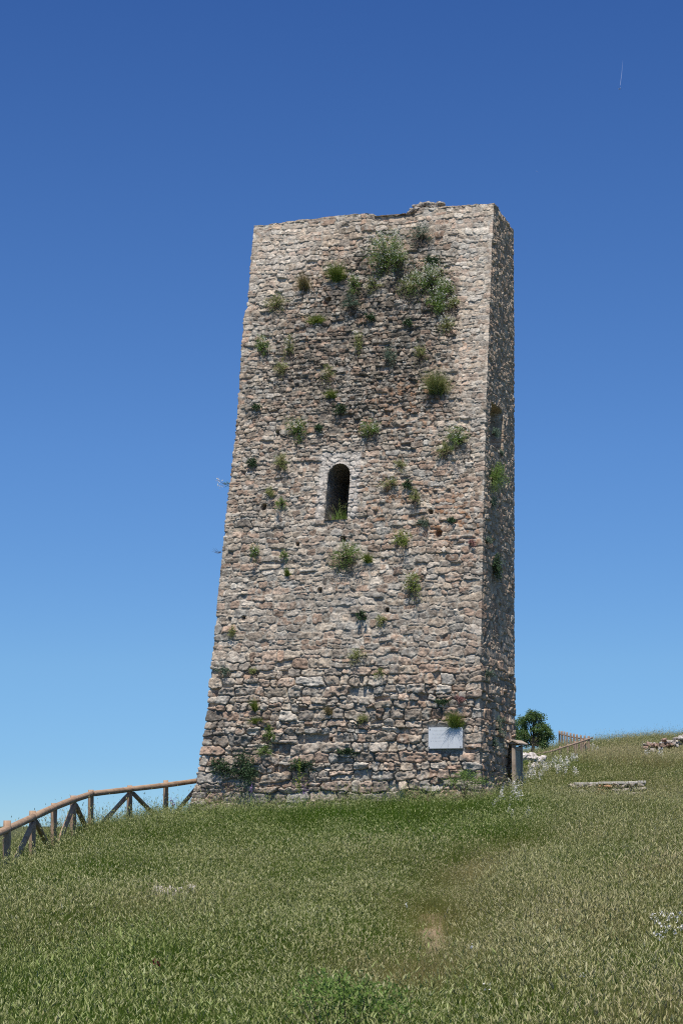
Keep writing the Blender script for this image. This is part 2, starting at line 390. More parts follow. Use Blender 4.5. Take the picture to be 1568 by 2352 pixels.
# ---- relief
gap = 0.06 + 0.10 * flush + 0.05 * np.clip(vnoise(nu, nv, 20), 0, 1) + 0.05 * restored
prof = smooth(gap, gap + 0.20, edge) * smooth(0.6, 0.1, over)
relief = (0.024 + 0.032 * rough_low + 0.012 * weathered - 0.004 * restored - 0.010 * flush + 0.002 * (ug > W_F + .02)[:, None])
tilt_u = (ug[:, None] - S[:, 0][ID]) / S[:, 2][ID]; tilt_v = (vg[None, :] - S[:, 1][ID]) / S[:, 3][ID]
face = 1 + 0.45 * st_rel[ID] + 0.30 * st_t[:, 0][ID] * tilt_u - 0.42 * tilt_v * st_t[:, 1][ID]
H = prof * relief * face
eroded = (st_rel < -0.86)[ID] & (restored < .5)
H = np.where(eroded, -0.02 - 0.02 * rough_low, H)
crag = 1.3 * np.abs(vnoise(nu, nv, 11)) + 0.6 * np.abs(vnoise(nu, nv, 6)) + .25 * vnoise(nu, nv, 3)
H += prof * 0.018 * (crag - 0.6) * (1 + 0.8 * rough_low + .5 * weathered - .4 * restored) * np.where(ug > W_F + .03, .55, 1.0)[:, None]
H += 0.003 * vnoise(nu, nv, 2.3) + 0.005 * vnoise(nu, nv, 6)
cdist = np.minimum(np.minimum(np.abs(ug), np.abs(ug - W_F)), np.abs(ug - W_F - W_R))[:, None]
cm = smooth(0.0, 0.45, cdist)
H += cm * (0.035 * vnoise(nu, nv, 110) * (1 - .6 * restored) + 0.02 * vnoise(nu, nv, 45))
# deeper joints under stones where mortar is gone
jn = smooth(0.15, 0.5, vnoise(nu, nv, 34) + 0.5 * rough_low + .35 * weathered - .6 * restored - .5 * flush)
H -= jn * (1 - smooth(0.0, 0.16, edge)) * (0.034 + .032 * rough_low) * np.where(ug < W_F + .02, 1, .4)[:, None]
# small holes
def uv_at(px, py):
    d = (ZPX - px) ** 2 + (ZPY - py) ** 2; d = np.where(front, d, 1e9)
    i, j = np.unravel_index(np.argmin(d), d.shape); return i, j
holes = [(751, 692, .085, .075), (1008, 1224, .085, .075), (735, 1357, .05, .05), (636, 997, .05, .07), (786, 1237, .06, .07),
         (605, 1166, .06, .07), (760, 1700, .05, .04), (890, 1400, .04, .04), (988, 1175, .05, .05), (683, 1250, .05, .04), (950, 1340, .04, .04), (560, 1420, .04, .04)]
for hx, hy, rw, rh in holes:
    i, j = uv_at(hx, hy)
    m = (np.abs((ug[:, None] - ug[i] + WU * .5) / rw) ** 4 + np.abs((vg[None, :] - vg[j] + WV * .5) / rh) ** 4)
    H = np.where(m < 1, H - 0.22, H)
# plaque bed: flat mortar
pi0, pj0 = uv_at(1025, 1696)
PLU, PLV = ug[pi0], vg[pj0]
m = smooth(0.52, 0.40, np.abs(ug[:, None] - PLU)) * smooth(0.36, 0.25, np.abs(vg[None, :] - PLV))
H = H * (1 - m) + m * (-0.005 + 0.003 * vnoise(nu, nv, 4)); bed = m
# lower stones step out at the restored seam
seam = smooth(712, 716, ZPY) * smooth(760, 640, ZPX) * smooth(900, 720, ZPY)
H += np.where(front, 0.03 * seam, 0)
# niche on the right face
NU0, NU1 = W_F + W_R * 0.13, W_F + W_R * 0.55
nj = [float(np.interp(-y, -proj(BRc[:, 0] * .4 + FRc[:, 0] * .6, BRc[:, 1] * .4 + FRc[:, 1] * .6, vg)[1], vg)) for y in (1035, 938)]
m = smooth(0, 0.02, np.minimum(ug[:, None] - NU0, NU1 - ug[:, None])) * smooth(0, 0.02, np.minimum(vg[None, :] - nj[0], nj[1] - vg[None, :]))
H = H - m * 0.38
H = H * (.5 + .5 * smooth(0.02, 0.25, cdist))
# ---- colour
pal = np.array([(0.46, 0.40, 0.34), (0.41, 0.365, 0.32), (0.50, 0.44, 0.37), (0.42, 0.41, 0.39), (0.36, 0.33, 0.30), (0.47, 0.375, 0.31), (0.54, 0.50, 0.45), (0.41, 0.31, 0.25)])
stone = pal[(st_c * 7.99).astype(int)][ID]
stone = stone * (1 + 0.19 * np.clip(st_b, -2, 2)[ID])[..., None]
wl_ = np.clip(white * (0.45 + 0.55 * (st_c[ID] > .35)), 0, 1)[..., None] * .5
stone = stone * (1 + .12 * wl_)
stone = stone * (1 - wl_) + np.array((0.62, 0.59, 0.55)) * (0.85 + .25 * st_c[ID])[..., None] * wl_
pale = ((st_rel > .93) & (st_c < .6))[ID][..., None] * .8
stone = stone * (1 - pale) + np.array((0.68, 0.65, 0.60)) * pale
ora = np.clip(orange * ((st_c * 13.7) % 1 > .45)[ID] * smooth(-.1, .5, vnoise(nu, nv, 10) + .4 * vnoise(nu, nv, 4) + .3 * orange), 0, 1)[..., None] * .85
stone = stone * (1 - ora) + np.array((0.44, 0.24, 0.13)) * ora
warm = np.clip(.5 + .5 * vnoise(nu, nv, 200), 0, 1)[..., None] * .3
stone = stone * (1 - warm) + stone * np.array((1.12, .96, .85)) * warm
lich = smooth(.15, .7, vnoise(nu, nv, 8) + .5 * vnoise(nu, nv, 3.5) + .5 * weathered - .1)[..., None] * (.25 + .45 * weathered[..., None])
stone = stone * (1 - lich) + np.array((0.10, 0.095, 0.085)) * lich
glich = smooth(.35, .8, vnoise(nu, nv, 7) + .4 * vnoise(nu, nv, 3))[..., None] * .6
stone = stone * (1 - glich) + np.array((0.55, 0.54, 0.50)) * glich
mort = np.array((0.43, 0.41, 0.375)) * (1 + .12 * vnoise(nu, nv, 12) + .08 * vnoise(nu, nv, 3))[..., None]
mort = mort * (1 - .28 * weathered[..., None]) * (1 + .12 * restored[..., None])
mm = smooth(0.15, 0.5, prof)[..., None]
stone = stone * (1 + .10 * restored[..., None]); gr_ = stone.mean(-1, keepdims=True); stone = gr_ + (stone - gr_) * .92
COLR = mort * (1 - mm) + stone * mm
COLR = COLR * (1 - .22 * weathered[..., None]) * np.array((.945, .895, .815))
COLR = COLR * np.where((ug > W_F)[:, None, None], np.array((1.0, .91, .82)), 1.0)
COLR = COLR * (1 - bed[..., None]) + np.array((0.33, 0.32, 0.30)) * bed[..., None]
# window opening
wi, wj = uv_at(771, 1194); wl2, _j = uv_at(745, 1194); wr2, _j = uv_at(797, 1194); _i, wtop = uv_at(773, 1065)
WUL, WUR = ug[wl2], ug[wr2]; WZB, WZT = vg[wj], vg[wtop]
WRAD = (WUR - WUL) / 2; WUC = (WUL + WUR) / 2; WSP = WZT - WRAD
print('window', WUL, WUR, WZB, WZT)
def in_win(u, v, g=0.0):
    r_ = WRAD + g
    return ((np.abs(u - WUC) < r_) & (v > WZB - g) & (v <= WSP)) | (((u - WUC) ** 2 + (v - WSP) ** 2 < r_ ** 2) & (v > WSP))
tile_ = (np.exp(-((ZPX - 912) / 52) ** 4 - ((ZPY - 484) / 7) ** 4) * front)[..., None] * .75
COLR = COLR * (1 - tile_) + np.array((.20, .115, .075)) * tile_
# dressed pale stones round the opening
ring_ = (smooth(WRAD + .30, WRAD + .20, np.abs(ug[:, None] - WUC)) * smooth(WZB - .02, WZB + .04, vg)[None, :] * smooth(WZT + .34, WZT + .2, vg)[None, :])[..., None] * .7
COLR = COLR * (1 - ring_) + np.array((.54, .495, .44)) * (0.8 + .5 * prof * (.6 + .4 * st_c[ID]))[..., None] * ring_
H = H * (1 - .45 * ring_[..., 0])
# ---- mesh of the shell
dF = 0.0135; dR = 0.018; dL = 0.022
colsF = np.linspace(0, 1, int(W_F / dF)); colsR = np.linspace(0, 1, int(W_R / dR)); colsL = np.linspace(0, 1, int(W_L / dL))
rows = np.arange(0, ZTOP - Z0, 0.0135) + Z0; rows = np.append(rows, ZTOP)
fl, fr_, br, bl, tw, sw = corners(rows)
def samp(arr, u, v):
    fu = np.clip((u - U0) / RS, 0, nu - 1.001); fv = np.clip((v - Z0) / RS, 0, nv - 1.001)
    i = fu.astype(int); j = fv.astype(int); a = fu - i; b = fv - j
    if arr.ndim == 3: a = a[..., None]; b = b[..., None]
    return (arr[i, j] * (1 - a) + arr[i + 1, j] * a) * (1 - b) + (arr[i, j + 1] * (1 - a) + arr[i + 1, j + 1] * a) * b
us = []; Ps = []; Ns = []
def addcols(A_, B_, fr0, u0, u1, nA, nM, nB):
    for f in fr0:
        P = A_ * (1 - f) + B_ * f; uu = u0 + (u1 - u0) * f
        rr = 0.05
        wa = max(0.0, 1 - (f * abs(u1 - u0)) / rr); wb = max(0.0, 1 - ((1 - f) * abs(u1 - u0)) / rr)
        nn = nM + (nA) * wa * 1.0 + (nB) * wb * 1.0
        us.append(uu); Ps.append(P); Ns.append(nn)
zN = np.zeros(2)
addcols(bl, fl, colsL[:-1], -W_L, 0, zN, DF, NF)
addcols(fl, fr_, colsF[:-1], 0, W_F, DF, NF, NR)
addcols(fr_, br, colsR, W_F, W_F + W_R, NF, NR, zN)
us = np.array(us); Ps = np.array(Ps); Ns = np.array(Ns)     # (nc, nr, 2), (nc,2)
nc, nr = Ps.shape[:2]
UU = np.broadcast_to(us[:, None], (nc, nr)); VV = np.broadcast_to(rows[None, :], (nc, nr))
HH = samp(H, UU, VV); CC = samp(COLR, UU, VV)
# broken, slightly uneven crest
pxc = np.interp(us, [0, W_F], [585, 1133])
crest = 0.02 * np.interp(us, np.arange(-4, 11, .25), rng.uniform(-1, .4, 60)) + 0.022 * np.interp(us, np.arange(-4, 11, .11), rng.uniform(-1, .3, 137))
crest += -0.07 * smooth(835, 875, pxc) * smooth(975, 945, pxc) + np.where((us > 0) & (us < W_F), 0.06 * smooth(600, 850, pxc) * smooth(1130, 900, pxc), 0)
VVc = VV + crest[:, None] * smooth(ZTOP - 0.6, ZTOP, VV)
HH = HH - np.where(((pxc > 865) & (pxc < 958))[:, None] & (VV > ZTOP - .22), 0.07, 0)
XY = Ps + HH[..., None] * Ns[:, None, :]
V3 = np.concatenate([XY, VVc[..., None]], -1)
# pull the edge of the opening tidy
idx = np.arange(nc * nr).reshape(nc, nr)
q = np.stack([idx[:-1, :-1], idx[1:, :-1], idx[1:, 1:], idx[:-1, 1:]], -1)
uc = (UU[:-1, :-1] + UU[1:, 1:]) / 2; vc = (VV[:-1, :-1] + VV[1:, 1:]) / 2
keep = ~(in_win(uc, vc) & (uc > 0) & (uc < W_F))
q = q[keep]
used = np.zeros(nc * nr, bool); used[q.ravel()] = True
remap = np.cumsum(used) - 1
V3f = V3.reshape(-1, 3)[used]; Cf = CC.reshape(-1, 3)[used]; q = remap[q]
base_c = np.array([0.5 * (FLc[60] + BRc[60])[0], 0.5 * (FLc[60] + BRc[60])[1]])
tower = empty('stone_tower', (base_c[0], base_c[1], 0.3))
tag(tower, 'tall square ruined tower of rubble stone with plants growing from its walls', 'tower')
def child(o, p):
    o.parent = p; o.matrix_parent_inverse = p.matrix_world.inverted(); return o
tower_loc = Vector(tower.location)
shell = mesh_np('wall', V3f - np.array(tower.location), q, M_stone, tower, True, col=Cf)
# back wall, coarse but stone-coloured and rough
nb = 70; nbr = 150
rb = np.linspace(Z0, ZTOP, nbr); f_, r_, b1, b2, _a, _b = corners(rb)
fB = np.linspace(0, 1, nb); B = b1[None] * (1 - fB[:, None, None]) + b2[None] * fB[:, None, None]
hb = 0.03 * rng.uniform(-1, 1, (nb, nbr)); hb[0] = 0; hb[-1] = 0
B = B + hb[..., None] * DR
Vb = np.concatenate([B, np.broadcast_to(rb[None, :, None], (nb, nbr, 1))], -1).reshape(-1, 3)
ib = np.arange(nb * nbr).reshape(nb, nbr)
qb = np.stack([ib[:-1, :-1], ib[1:, :-1], ib[1:, 1:], ib[:-1, 1:]], -1).reshape(-1, 4)
cb = np.array((0.33, 0.30, 0.27)) * rng.uniform(.7, 1.2, (nb * nbr, 1))
mesh_np('rear_wall', Vb - np.array(tower.location), qb, M_stone, tower, False, col=cb)
# top of the walls: ring walk and dark hollow
k4 = [fl[-1], fr_[-1], br[-1], bl[-1]]; cen = sum(k4) / 4
nt = 44; rt = []
gu_, gv_ = np.meshgrid(np.linspace(0, 1, nt), np.linspace(0, 1, nt), indexing='ij')
TP = (k4[0] * ((1 - gu_) * (1 - gv_))[..., None] + k4[1] * (gu_ * (1 - gv_))[..., None] + k4[2] * (gu_ * gv_)[..., None] + k4[3] * ((1 - gu_) * gv_)[..., None])
TP = cen + (TP - cen) * 0.992
tz = ZTOP - 0.07 + 0.04 * rng.uniform(-1, 1, (nt, nt)); inner = (np.abs(gu_ - .5) < .36) & (np.abs(gv_ - .5) < .26); tz = np.where(inner, ZTOP - 1.2, tz)
it = np.arange(nt * nt).reshape(nt, nt)
mesh_np('wall_top', np.concatenate([TP, tz[..., None]], -1).reshape(-1, 3) - np.array(tower.location),
        np.stack([it[:-1, :-1], it[1:, :-1], it[1:, 1:], it[:-1, 1:]], -1).reshape(-1, 4), M_stone, tower, False,
        col=np.array((0.34, 0.31, 0.27)) * rng.uniform(.75, 1.2, (nt * nt, 1)))
def wall_xyz(u, v, out=0.0):
    a, b, c, d, _1, _2 = corners(np.array([v]))
    if u <= W_F: f = u / W_F; P = a[0] * (1 - f) + b[0] * f; nn = NF
    else: f = (u - W_F) / W_R; P = b[0] * (1 - f) + c[0] * f; nn = NR
    P = P + nn * out; return np.array([P[0], P[1], v])
# window reveal: arched tunnel
arc = []
for a in np.linspace(0, math.pi, 22): arc.append((WUC + WRAD * math.cos(a), WSP + WRAD * math.sin(a)))
nside = 24
outl = [(WUR, WZB + (WSP - WZB) * i / nside) for i in range(nside)] + arc + [(WUL, WSP - (WSP - WZB) * (i + 1) / nside) for i in range(nside)]
nb_ = 9; outl += [(WUL + (WUR - WUL) * (i + 1) / nb_, WZB) for i in range(nb_ - 1)]
no = len(outl); deps = [0.045, -0.02, -0.08, -0.16, -0.26, -0.38, -0.5, -0.75, -1.1, -1.6]
Vw = []; cw = []
jitter = rng.uniform(-1, 1, (len(deps), no)); blk = rng.uniform(.7, 1.2, 40)
for di, dp in enumerate(deps):
    for oi, (u, v) in enumerate(outl):
        kk = 0.006 + (0.012 * jitter[di, oi])
        uu = u + (WUC - u) / WRAD * (0.0 - kk) if di else u + (u - WUC) / WRAD * 0.012
        vv = v + (0.012 if v > WSP and di == 0 else 0)
        p = wall_xyz(uu, vv, (0.02 if v > WZB + .01 else .035) if di == 0 else dp)
        p[2] = vv; Vw.append(p); b_ = blk[int(v * 5 + (7 if dp < -.3 else 0)) % 40]; cw.append((0.36 * b_, 0.325 * b_, 0.29 * b_))
iw = np.arange(len(deps) * no).reshape(len(deps), no)
nx = np.roll(iw, -1, axis=1)
qw = np.stack([iw[:-1], iw[1:], nx[1:], nx[:-1]], -1).reshape(-1, 4)
win = mesh_np('window', np.array(Vw) - np.array(tower.location), [qw, iw[-1][None, :]], M_stone, tower, False, col=np.array(cw))
win['label'] = 'narrow round arched window opening in the front wall'

# loose stones ------------------------------------------------------
def rock_mesh(n_st, fn, seed, res=2):
    """several irregular stones; fn(i) -> centre, (sx, sy, sz), colour"""
    r = random.Random(seed); import bmesh
    Vs = []; Fs = []; Cs = []; off = 0
    bm = bmesh.new(); bmesh.ops.create_icosphere(bm, subdivisions=res, radius=1)
    bv = np.array([v.co[:] for v in bm.verts]); bf = np.array([[v.index for v in f.verts] for f in bm.faces]); bm.free()
    rg = np.random.default_rng(seed)
    for i in range(n_st):
        c, sz, col = fn(i, r)
        D = np.sign(bv) * np.abs(bv) ** 0.62
        for _ in range(7):
            d = rg.normal(size=3); d /= np.linalg.norm(d); lim = rg.uniform(.55, .95)
            s = D @ d; D = D - np.outer(np.clip(s - lim, 0, None), d)
        D = D * (1 + 0.05 * rg.normal(size=(len(D), 1)))
        a = r.uniform(-.5, .5); b = r.uniform(-.3, .3)
        Rz = np.array([[math.cos(a), -math.sin(a), 0], [math.sin(a), math.cos(a), 0], [0, 0, 1]])
        Ry = np.array([[math.cos(b), 0, math.sin(b)], [0, 1, 0], [-math.sin(b), 0, math.cos(b)]])
        D = (D * np.array(sz) * .5) @ Ry.T @ Rz.T
        Vs.append(D + np.array(c)); Fs.append(bf + off); off += len(bv)
        Cs.append(np.array(col) * (1 + .1 * rg.normal(size=(len(bv), 1))))
    return np.concatenate(Vs), np.concatenate(Fs), np.concatenate(Cs)
def crest_fn(i, r):
    px = [948, 958, 970, 982, 994, 1006, 1016, 960, 985, 1004, 975, 1025, 940, 1035, 953, 967, 990, 1012][i]
    lev = [0, .02, .03, 0, .04, .01, .03, .10, .11, .10, .13, -.03, -.05, -.07, .08, .13, .12, .09][i]
    f = (px - 585) / 548 * W_F
    p = wall_xyz(f, ZTOP, -0.12 - r.uniform(0, .15)); p[2] = ZTOP + lev * 1.0 + .05
    return p, (r.uniform(.13, .24), r.uniform(.14, .25), r.uniform(.09, .15)), (.42, .37, .32)
v_, f_q, c_ = rock_mesh(18, crest_fn, 3)
mesh_np('crest_rubble', v_ - np.array(tower.location), f_q, M_stone, tower, False, col=c_)
# foot stones of the left corner
def foot_fn(i, r):
    px = 436 + i * 6.5; p = pt(px, 1852 - i * 0.6, 44.6); g = g1(p[0], p[1])
    return (p[0] + .1, p[1] + r.uniform(-.1, .2), max(g + .12, p[2] + r.uniform(-.12, .08))), (r.uniform(.18, .34), r.uniform(.2, .35), r.uniform(.12, .2)), (.42, .37, .33)
v_, f_q, c_ = rock_mesh(9, foot_fn, 5)
mesh_np('footing', v_ - np.array(tower.location), f_q, M_stone, tower, False, col=c_)

# ------------------------------------------------------------------ plaque
ALF = -PHI
def mat_marble():
    t = NT('plaque_marble'); n_ = t.noise(6, 5, .6, t.obj())
    t.l.new(t.ramp(n_.outputs[0], [(.3, (.56, .59, .61)), (.7, (.64, .67, .69))]).outputs[0], t.b.inputs['Base Color'])
    t.b.inputs['Roughness'].default_value = .6; t.b.inputs['Specular IOR Level'].default_value = .25; return t.m
def boxes(name, lst, mat, parent, bevel=0.0):
    import bmesh
    bm = bmesh.new()
    for (x0, x1, y0, y1, z0, z1) in lst:
        vs = [bm.verts.new(p) for p in ((x0, y0, z0), (x1, y0, z0), (x1, y1, z0), (x0, y1, z0), (x0, y0, z1), (x1, y0, z1), (x1, y1, z1), (x0, y1, z1))]
        for f in ((0, 3, 2, 1), (4, 5, 6, 7), (0, 1, 5, 4), (1, 2, 6, 5), (2, 3, 7, 6), (3, 0, 4, 7)): bm.faces.new([vs[i] for i in f])
    if bevel: bmesh.ops.bevel(bm, geom=bm.edges[:], offset=bevel, segments=1, affect='EDGES')
    me = bpy.data.meshes.new(name); bm.to_mesh(me); bm.free(); me.materials.append(mat)
    o = bpy.data.objects.new(name, me); C.objects.link(o)
    if parent: o.parent = parent
    return o
pp = wall_xyz(PLU, PLV, 0.02)
plq = empty('plaque', pp, ALF); plq.rotation_euler = (R(-4.0), 0, ALF)
tag(plq, 'pale grey marble plaque with faint engraved lines fixed to the tower', 'plaque')
Mm = mat_marble()
boxes('slab', [(-.39, .055, -.075, 0, -.235, .235)], Mm, plq, .004)
boxes('slab', [(.058, .39, -.073, 0, -.235, .235)], Mm, plq, .004)
M_dk = mat_plain('bolt_iron', (.10, .10, .10), .5)
bl_ = []
for x, z in ((-.355, .195), (-.37, -.205), (.35, -.20), (.355, .195)): boxes('bolt', [(x - .009, x + .009, -.083, -.0745, z - .013, z + .013)], M_dk, plq)
M_eng = mat_plain('engraved_letter', (.47, .50, .52), .8)
eng = []; rr_ = random.Random(3)
for (z, x0, x1) in ((.165, -.31, .0), (.085, -.30, .03), (.0, -.30, .02), (-.07, -.33, .0)):
    x = x0
    while x < x1:
        w = rr_.uniform(.008, .016); hgt = .026
        k = rr_.randint(0, 3)
        if k != 1: eng.append((x, x + .004, -.0768, -.074, z - hgt / 2, z + hgt / 2))
        if k != 0: eng.append((x + .004, x + w, -.0766, -.074, z + hgt / 2 - .005, z + hgt / 2))
        if k in (1, 2): eng.append((x + .004, x + w, -.0766, -.074, z - .003, z + .002))
        if k == 3: eng.append((x + w, x + w + .004, -.0768, -.074, z - hgt / 2, z + hgt / 2))
        x += w + .012 + (.02 if rr_.random() < .15 else 0)
boxes('lettering', eng, M_eng, plq)

# ------------------------------------------------------------------ logs, fences
def log_mesh(p0, p1, r0, r1=None, seg=12, rings=8, seed=0):
    p0 = np.array(p0, float); p1 = np.array(p1, float); r1 = r1 or r0
    rg = np.random.default_rng(seed); d = p1 - p0; L = np.linalg.norm(d); d = d / L
    a = np.cross(d, (0.3, 0.2, 1.0) if abs(d[2]) < .9 else (1, 0, 0)); a /= np.linalg.norm(a); b = np.cross(d, a)
    ang = np.arange(seg) / seg * 2 * math.pi; rad_n = 1 + .05 * rg.uniform(-1, 1, seg)
    V = []
    bow = rg.uniform(-.003, .003, 2) * L
    for k in range(rings + 1):
        f = k / rings; c = p0 + d * L * f + (a * bow[0] + b * bow[1]) * math.sin(math.pi * f)
        rr = (r0 + (r1 - r0) * f) * (1 + .04 * rg.uniform(-1, 1)) * (0.93 if k in (0, rings) else 1)
        for i in range(seg): V.append(c + (a * math.cos(ang[i]) + b * math.sin(ang[i])) * rr * rad_n[i])
    Q = [[k * seg + i, k * seg + (i + 1) % seg, (k + 1) * seg + (i + 1) % seg, (k + 1) * seg + i] for k in range(rings) for i in range(seg)]
    return np.array(V), np.array(Q), np.array([list(range(seg))[::-1]]), np.array([[rings * seg + i for i in range(seg)]])
def log(name, p0, p1, r, parent, mat, seed=0, r1=None):
    """log whose own z axis runs along it, so the grain does too"""
    p0 = np.array(p0, float); p1 = np.array(p1, float); L = np.linalg.norm(p1 - p0)
    V, Q, c0, c1 = log_mesh((0, 0, 0), (0, 0, L), r, r1, seed=seed)
    o = mesh_np(name, V, [Q, c0, c1], mat, None, True)
    for p in o.data.polygons:
        if len(p.vertices) > 4: p.use_smooth = False
    o.parent = parent; o.location = Vector(p0) - parent.location
    o.rotation_euler = Vector(p1 - p0).to_track_quat('Z', 'Y').to_euler()
    return o
def z7(x, y): return x * 0.3472, 1754.3 + y * 0.3472
PO = [((50, 375), 30.3), ((218, 310), 32.95), ((360, 260), 35.6), ((487, 210), 38.25), ((603, 172), 40.9), ((860, 143), 42.9), ((1098, 109), 44.9), ((1330, 80), 47.0)]
f0 = pt(*z7(*PO[0][0]), PO[0][1])
fence = empty('rustic_fence', (f0[0], f0[1], g1(f0[0], f0[1])))
tag(fence, 'round log fence climbing the slope to the left foot of the tower', 'fence')
tops = [pt(*z7(*a), Y) for a, Y in PO]
# one more post downhill, outside the frame
tops = [tops[0] * 2 - tops[1]] + tops
tops[0][2] = tops[1][2] - .16
bases = []
for i, t_ in enumerate(tops):
    g = min(g1(t_[0], t_[1]), t_[2] - 1.0); bases.append(np.array([t_[0] + .01, t_[1], g - .15]))
    log('post', bases[-1], t_, .062, fence, M_log, seed=i)
railz = [(45, 435), (225, 352), (360, 298), (490, 246), (612, 200), (865, 171), (1098, 138), (1330, 112)]
rp = [pt(*z7(*a), Y - .16) for a, (_, Y) in zip(railz, PO)]
rp = [rp[0] * 2 - rp[1]] + rp
for i, (a, b) in enumerate(((0, 2), (2, 5), (5, 6), (6, 8))):
    ext = (rp[b] - rp[a]) / np.linalg.norm(rp[b] - rp[a]) * .12
    o_ = np.array([0, -.0, 0.004 * i]); log('rail', rp[a] - ext * .6 + o_, rp[b] + ext + o_, .060, fence, M_log, seed=20 + i)
def foot(i, k=.28): return np.array([tops[i][0], tops[i][1] - .0, bases[i][2] + k])
for j, (a, b) in enumerate(((2, 1), (2, 3), (4, 3), (4, 5), (6, 5), (6, 7), (8, 7))):
    top = rp[a] + np.array([0, .1, -.09]); top = top + (rp[b] - rp[a]) * .06
    log('brace', foot(b) + (foot(a) - foot(b)) * .05, top, .05, fence, M_log, seed=40 + j)
# far fence on the ridge
def z4(x, y): return 1149.4 + x * .1543, 1621.3 + y * .1543
far = [((868, 370), 140), ((903, 375), 137.5), ((943, 381), 135), ((985, 392), 132.5), ((1035, 403), 130), ((1083, 413), 127.6), ((1130, 424), 125.2), ((1187, 435), 122.8), ((1243, 441), 120.4), ((1303, 446), 118)]
ft = [pt(*z4(*a), Y) for a, Y in far]
ff = empty('rustic_fence', (ft[-1][0], ft[-1][1], g1(ft[-1][0], ft[-1][1])))
tag(ff, 'small distant log fence with close posts on the ridge right of the tree', 'fence')
for i, t_ in enumerate(ft): log('post', (t_[0], t_[1], t_[2] - 1.5), t_, .068, ff, M_farlog, seed=60 + i)
log('rail', ft[0] + np.array([0, -.1, -.22]), ft[-1] + np.array([0, -.1, -.22]), .05, ff, M_farlog, seed=75)
lowp = [((460, 692), 106), ((760, 655), 109), ((880, 602), 111), ((995, 566), 113), ((1105, 527), 115), ((1207, 492), 116.5)]
for i, (a, Y) in enumerate(lowp):
    t_ = pt(*z4(*a), Y); log('post', (t_[0], t_[1], t_[2] - 1.3), t_, .068, ff, M_farlog, seed=80 + i)
rl = [((480, 726), 105.6), ((760, 676), 108.6), ((1000, 596), 112.6), ((1352, 478), 117.6)]
rl = [pt(*z4(*a), Y) for a, Y in rl]
for i in range(3): log('rail', rl[i], rl[i + 1] + (rl[i + 1] - rl[i]) * .02, .052, ff, M_farlog, seed=90 + i)
for j, (a, b, c, d) in enumerate(((1262, 540, 1205, 640), (1262, 530, 1300, 640))):
    log('brace', pt(*z4(c, d), 117.6), pt(*z4(a, b), 117.6), .045, ff, M_farlog, seed=95 + j)

# ------------------------------------------------------------------ information board
def z5(x, y): return 937.7 + x * .2315, 1573 + y * .2315
bp = pt(1188, 1777, 45.3); gz = g1(bp[0], bp[1])
brd = empty('information_board', (bp[0], bp[1], gz), R(67))
tag(brd, 'weathered wooden information board with a small pitched roof beside the tower', 'information board')
HB = float(pt(1181, 1711, 45.2)[2] - gz)
boxes('post', [(-.30, -.22, -.04, .045, -.2, HB)], M_board, brd, .006)
boxes('post', [(.22, .30, -.04, .045, -.2, HB)], M_board, brd, .006)
boxes('crossbar', [(-.218, .218, -.03, .03, HB - .80, HB - .72)], M_board, brd, .005)
boxes('crossbar', [(-.218, .218, -.03, .03, HB - .12, HB - .04)], M_board, brd, .005)
boxes('panel', [(-.216, .216, -.012, .012, HB - .717, HB - .123)], mat_plain('board_panel', (.36, .33, .24), .6, .25, 3), brd)
import bmesh
bm = bmesh.new()
for s in (1, -1):
    vs = [(-.37, 0, HB + .09), (.37, 0, HB + .09), (.37, -s * .15, HB + .01), (-.37, -s * .15, HB + .01)]
    a = [bm.verts.new(v_) for v_ in vs]; b = [bm.verts.new((x, y, z + .028)) for x, y, z in vs]
    bm.faces.new(a); bm.faces.new(b[::-1])
    for i in range(4): bm.faces.new((a[i], a[(i + 1) % 4], b[(i + 1) % 4], b[i]))
for x in (-.33, .30):
    a = [bm.verts.new(v_) for v_ in ((x, -.13, HB + .01), (x, .13, HB + .01), (x, 0, HB + .085))]
    b = [bm.verts.new((v_.co.x + .03, v_.co.y, v_.co.z)) for v_ in a]
    bm.faces.new(a); bm.faces.new(b[::-1])
    for i in range(3): bm.faces.new((a[i], a[(i + 1) % 3], b[(i + 1) % 3], b[i]))
bmesh.ops.recalc_face_normals(bm, faces=bm.faces[:])
me = bpy.data.meshes.new('roof'); bm.to_mesh(me); bm.free(); me.materials.append(M_board)
ro = bpy.data.objects.new('roof', me); C.objects.link(ro); ro.parent = brd

# ------------------------------------------------------------------ ruined low wall, boulders, rock pile
def stone_thing(name, n_, fn, seed, label, cat, base, group=None, res=2):
    v_, f_, c_ = rock_mesh(n_, fn, seed, res)
    o = mesh_np(name, v_ - np.array(base), f_, M_stone, None, False, col=c_); o.location = base
    return tag(o, label, cat, group)
def lw_fn(i, r):
    k = i % 9; row = i // 9
    px = 1317 + k * 19; py = 1805.5 + row * 11 - k * .5
    p = pt(px, py, 49 + r.uniform(-.04, .04)); col = (.50, .26, .15) if (k in (3, 4)) else (.46, .40, .34)
    return p, (.28, .36, .13), col
b0 = pt(1395, 1812, 49)
lw = empty('ruined_wall', (b0[0], b0[1], g1(b0[0], b0[1])))
tag(lw, 'low remains of a stone wall with a pale capping, half sunk in grass', 'wall')
v_, f_, c_ = rock_mesh(27, lw_fn, 11); mesh_np('stonework', v_ - np.array(lw.location), f_, M_stone, lw, False, col=c_)
def cap_fn(i, r):
    p = pt(1322 + i * 31, 1796.5 - i * .9, 49.03); return p, (.44, .38, .06), (.62, .58, .54)
M_cap = mat_plain('pale_capstone', (.60, .55, .49), .9, .2, 9)
cw_ = [1316, 1347, 1372, 1405, 1440, 1462, 1481]; zr_ = random.Random(4)
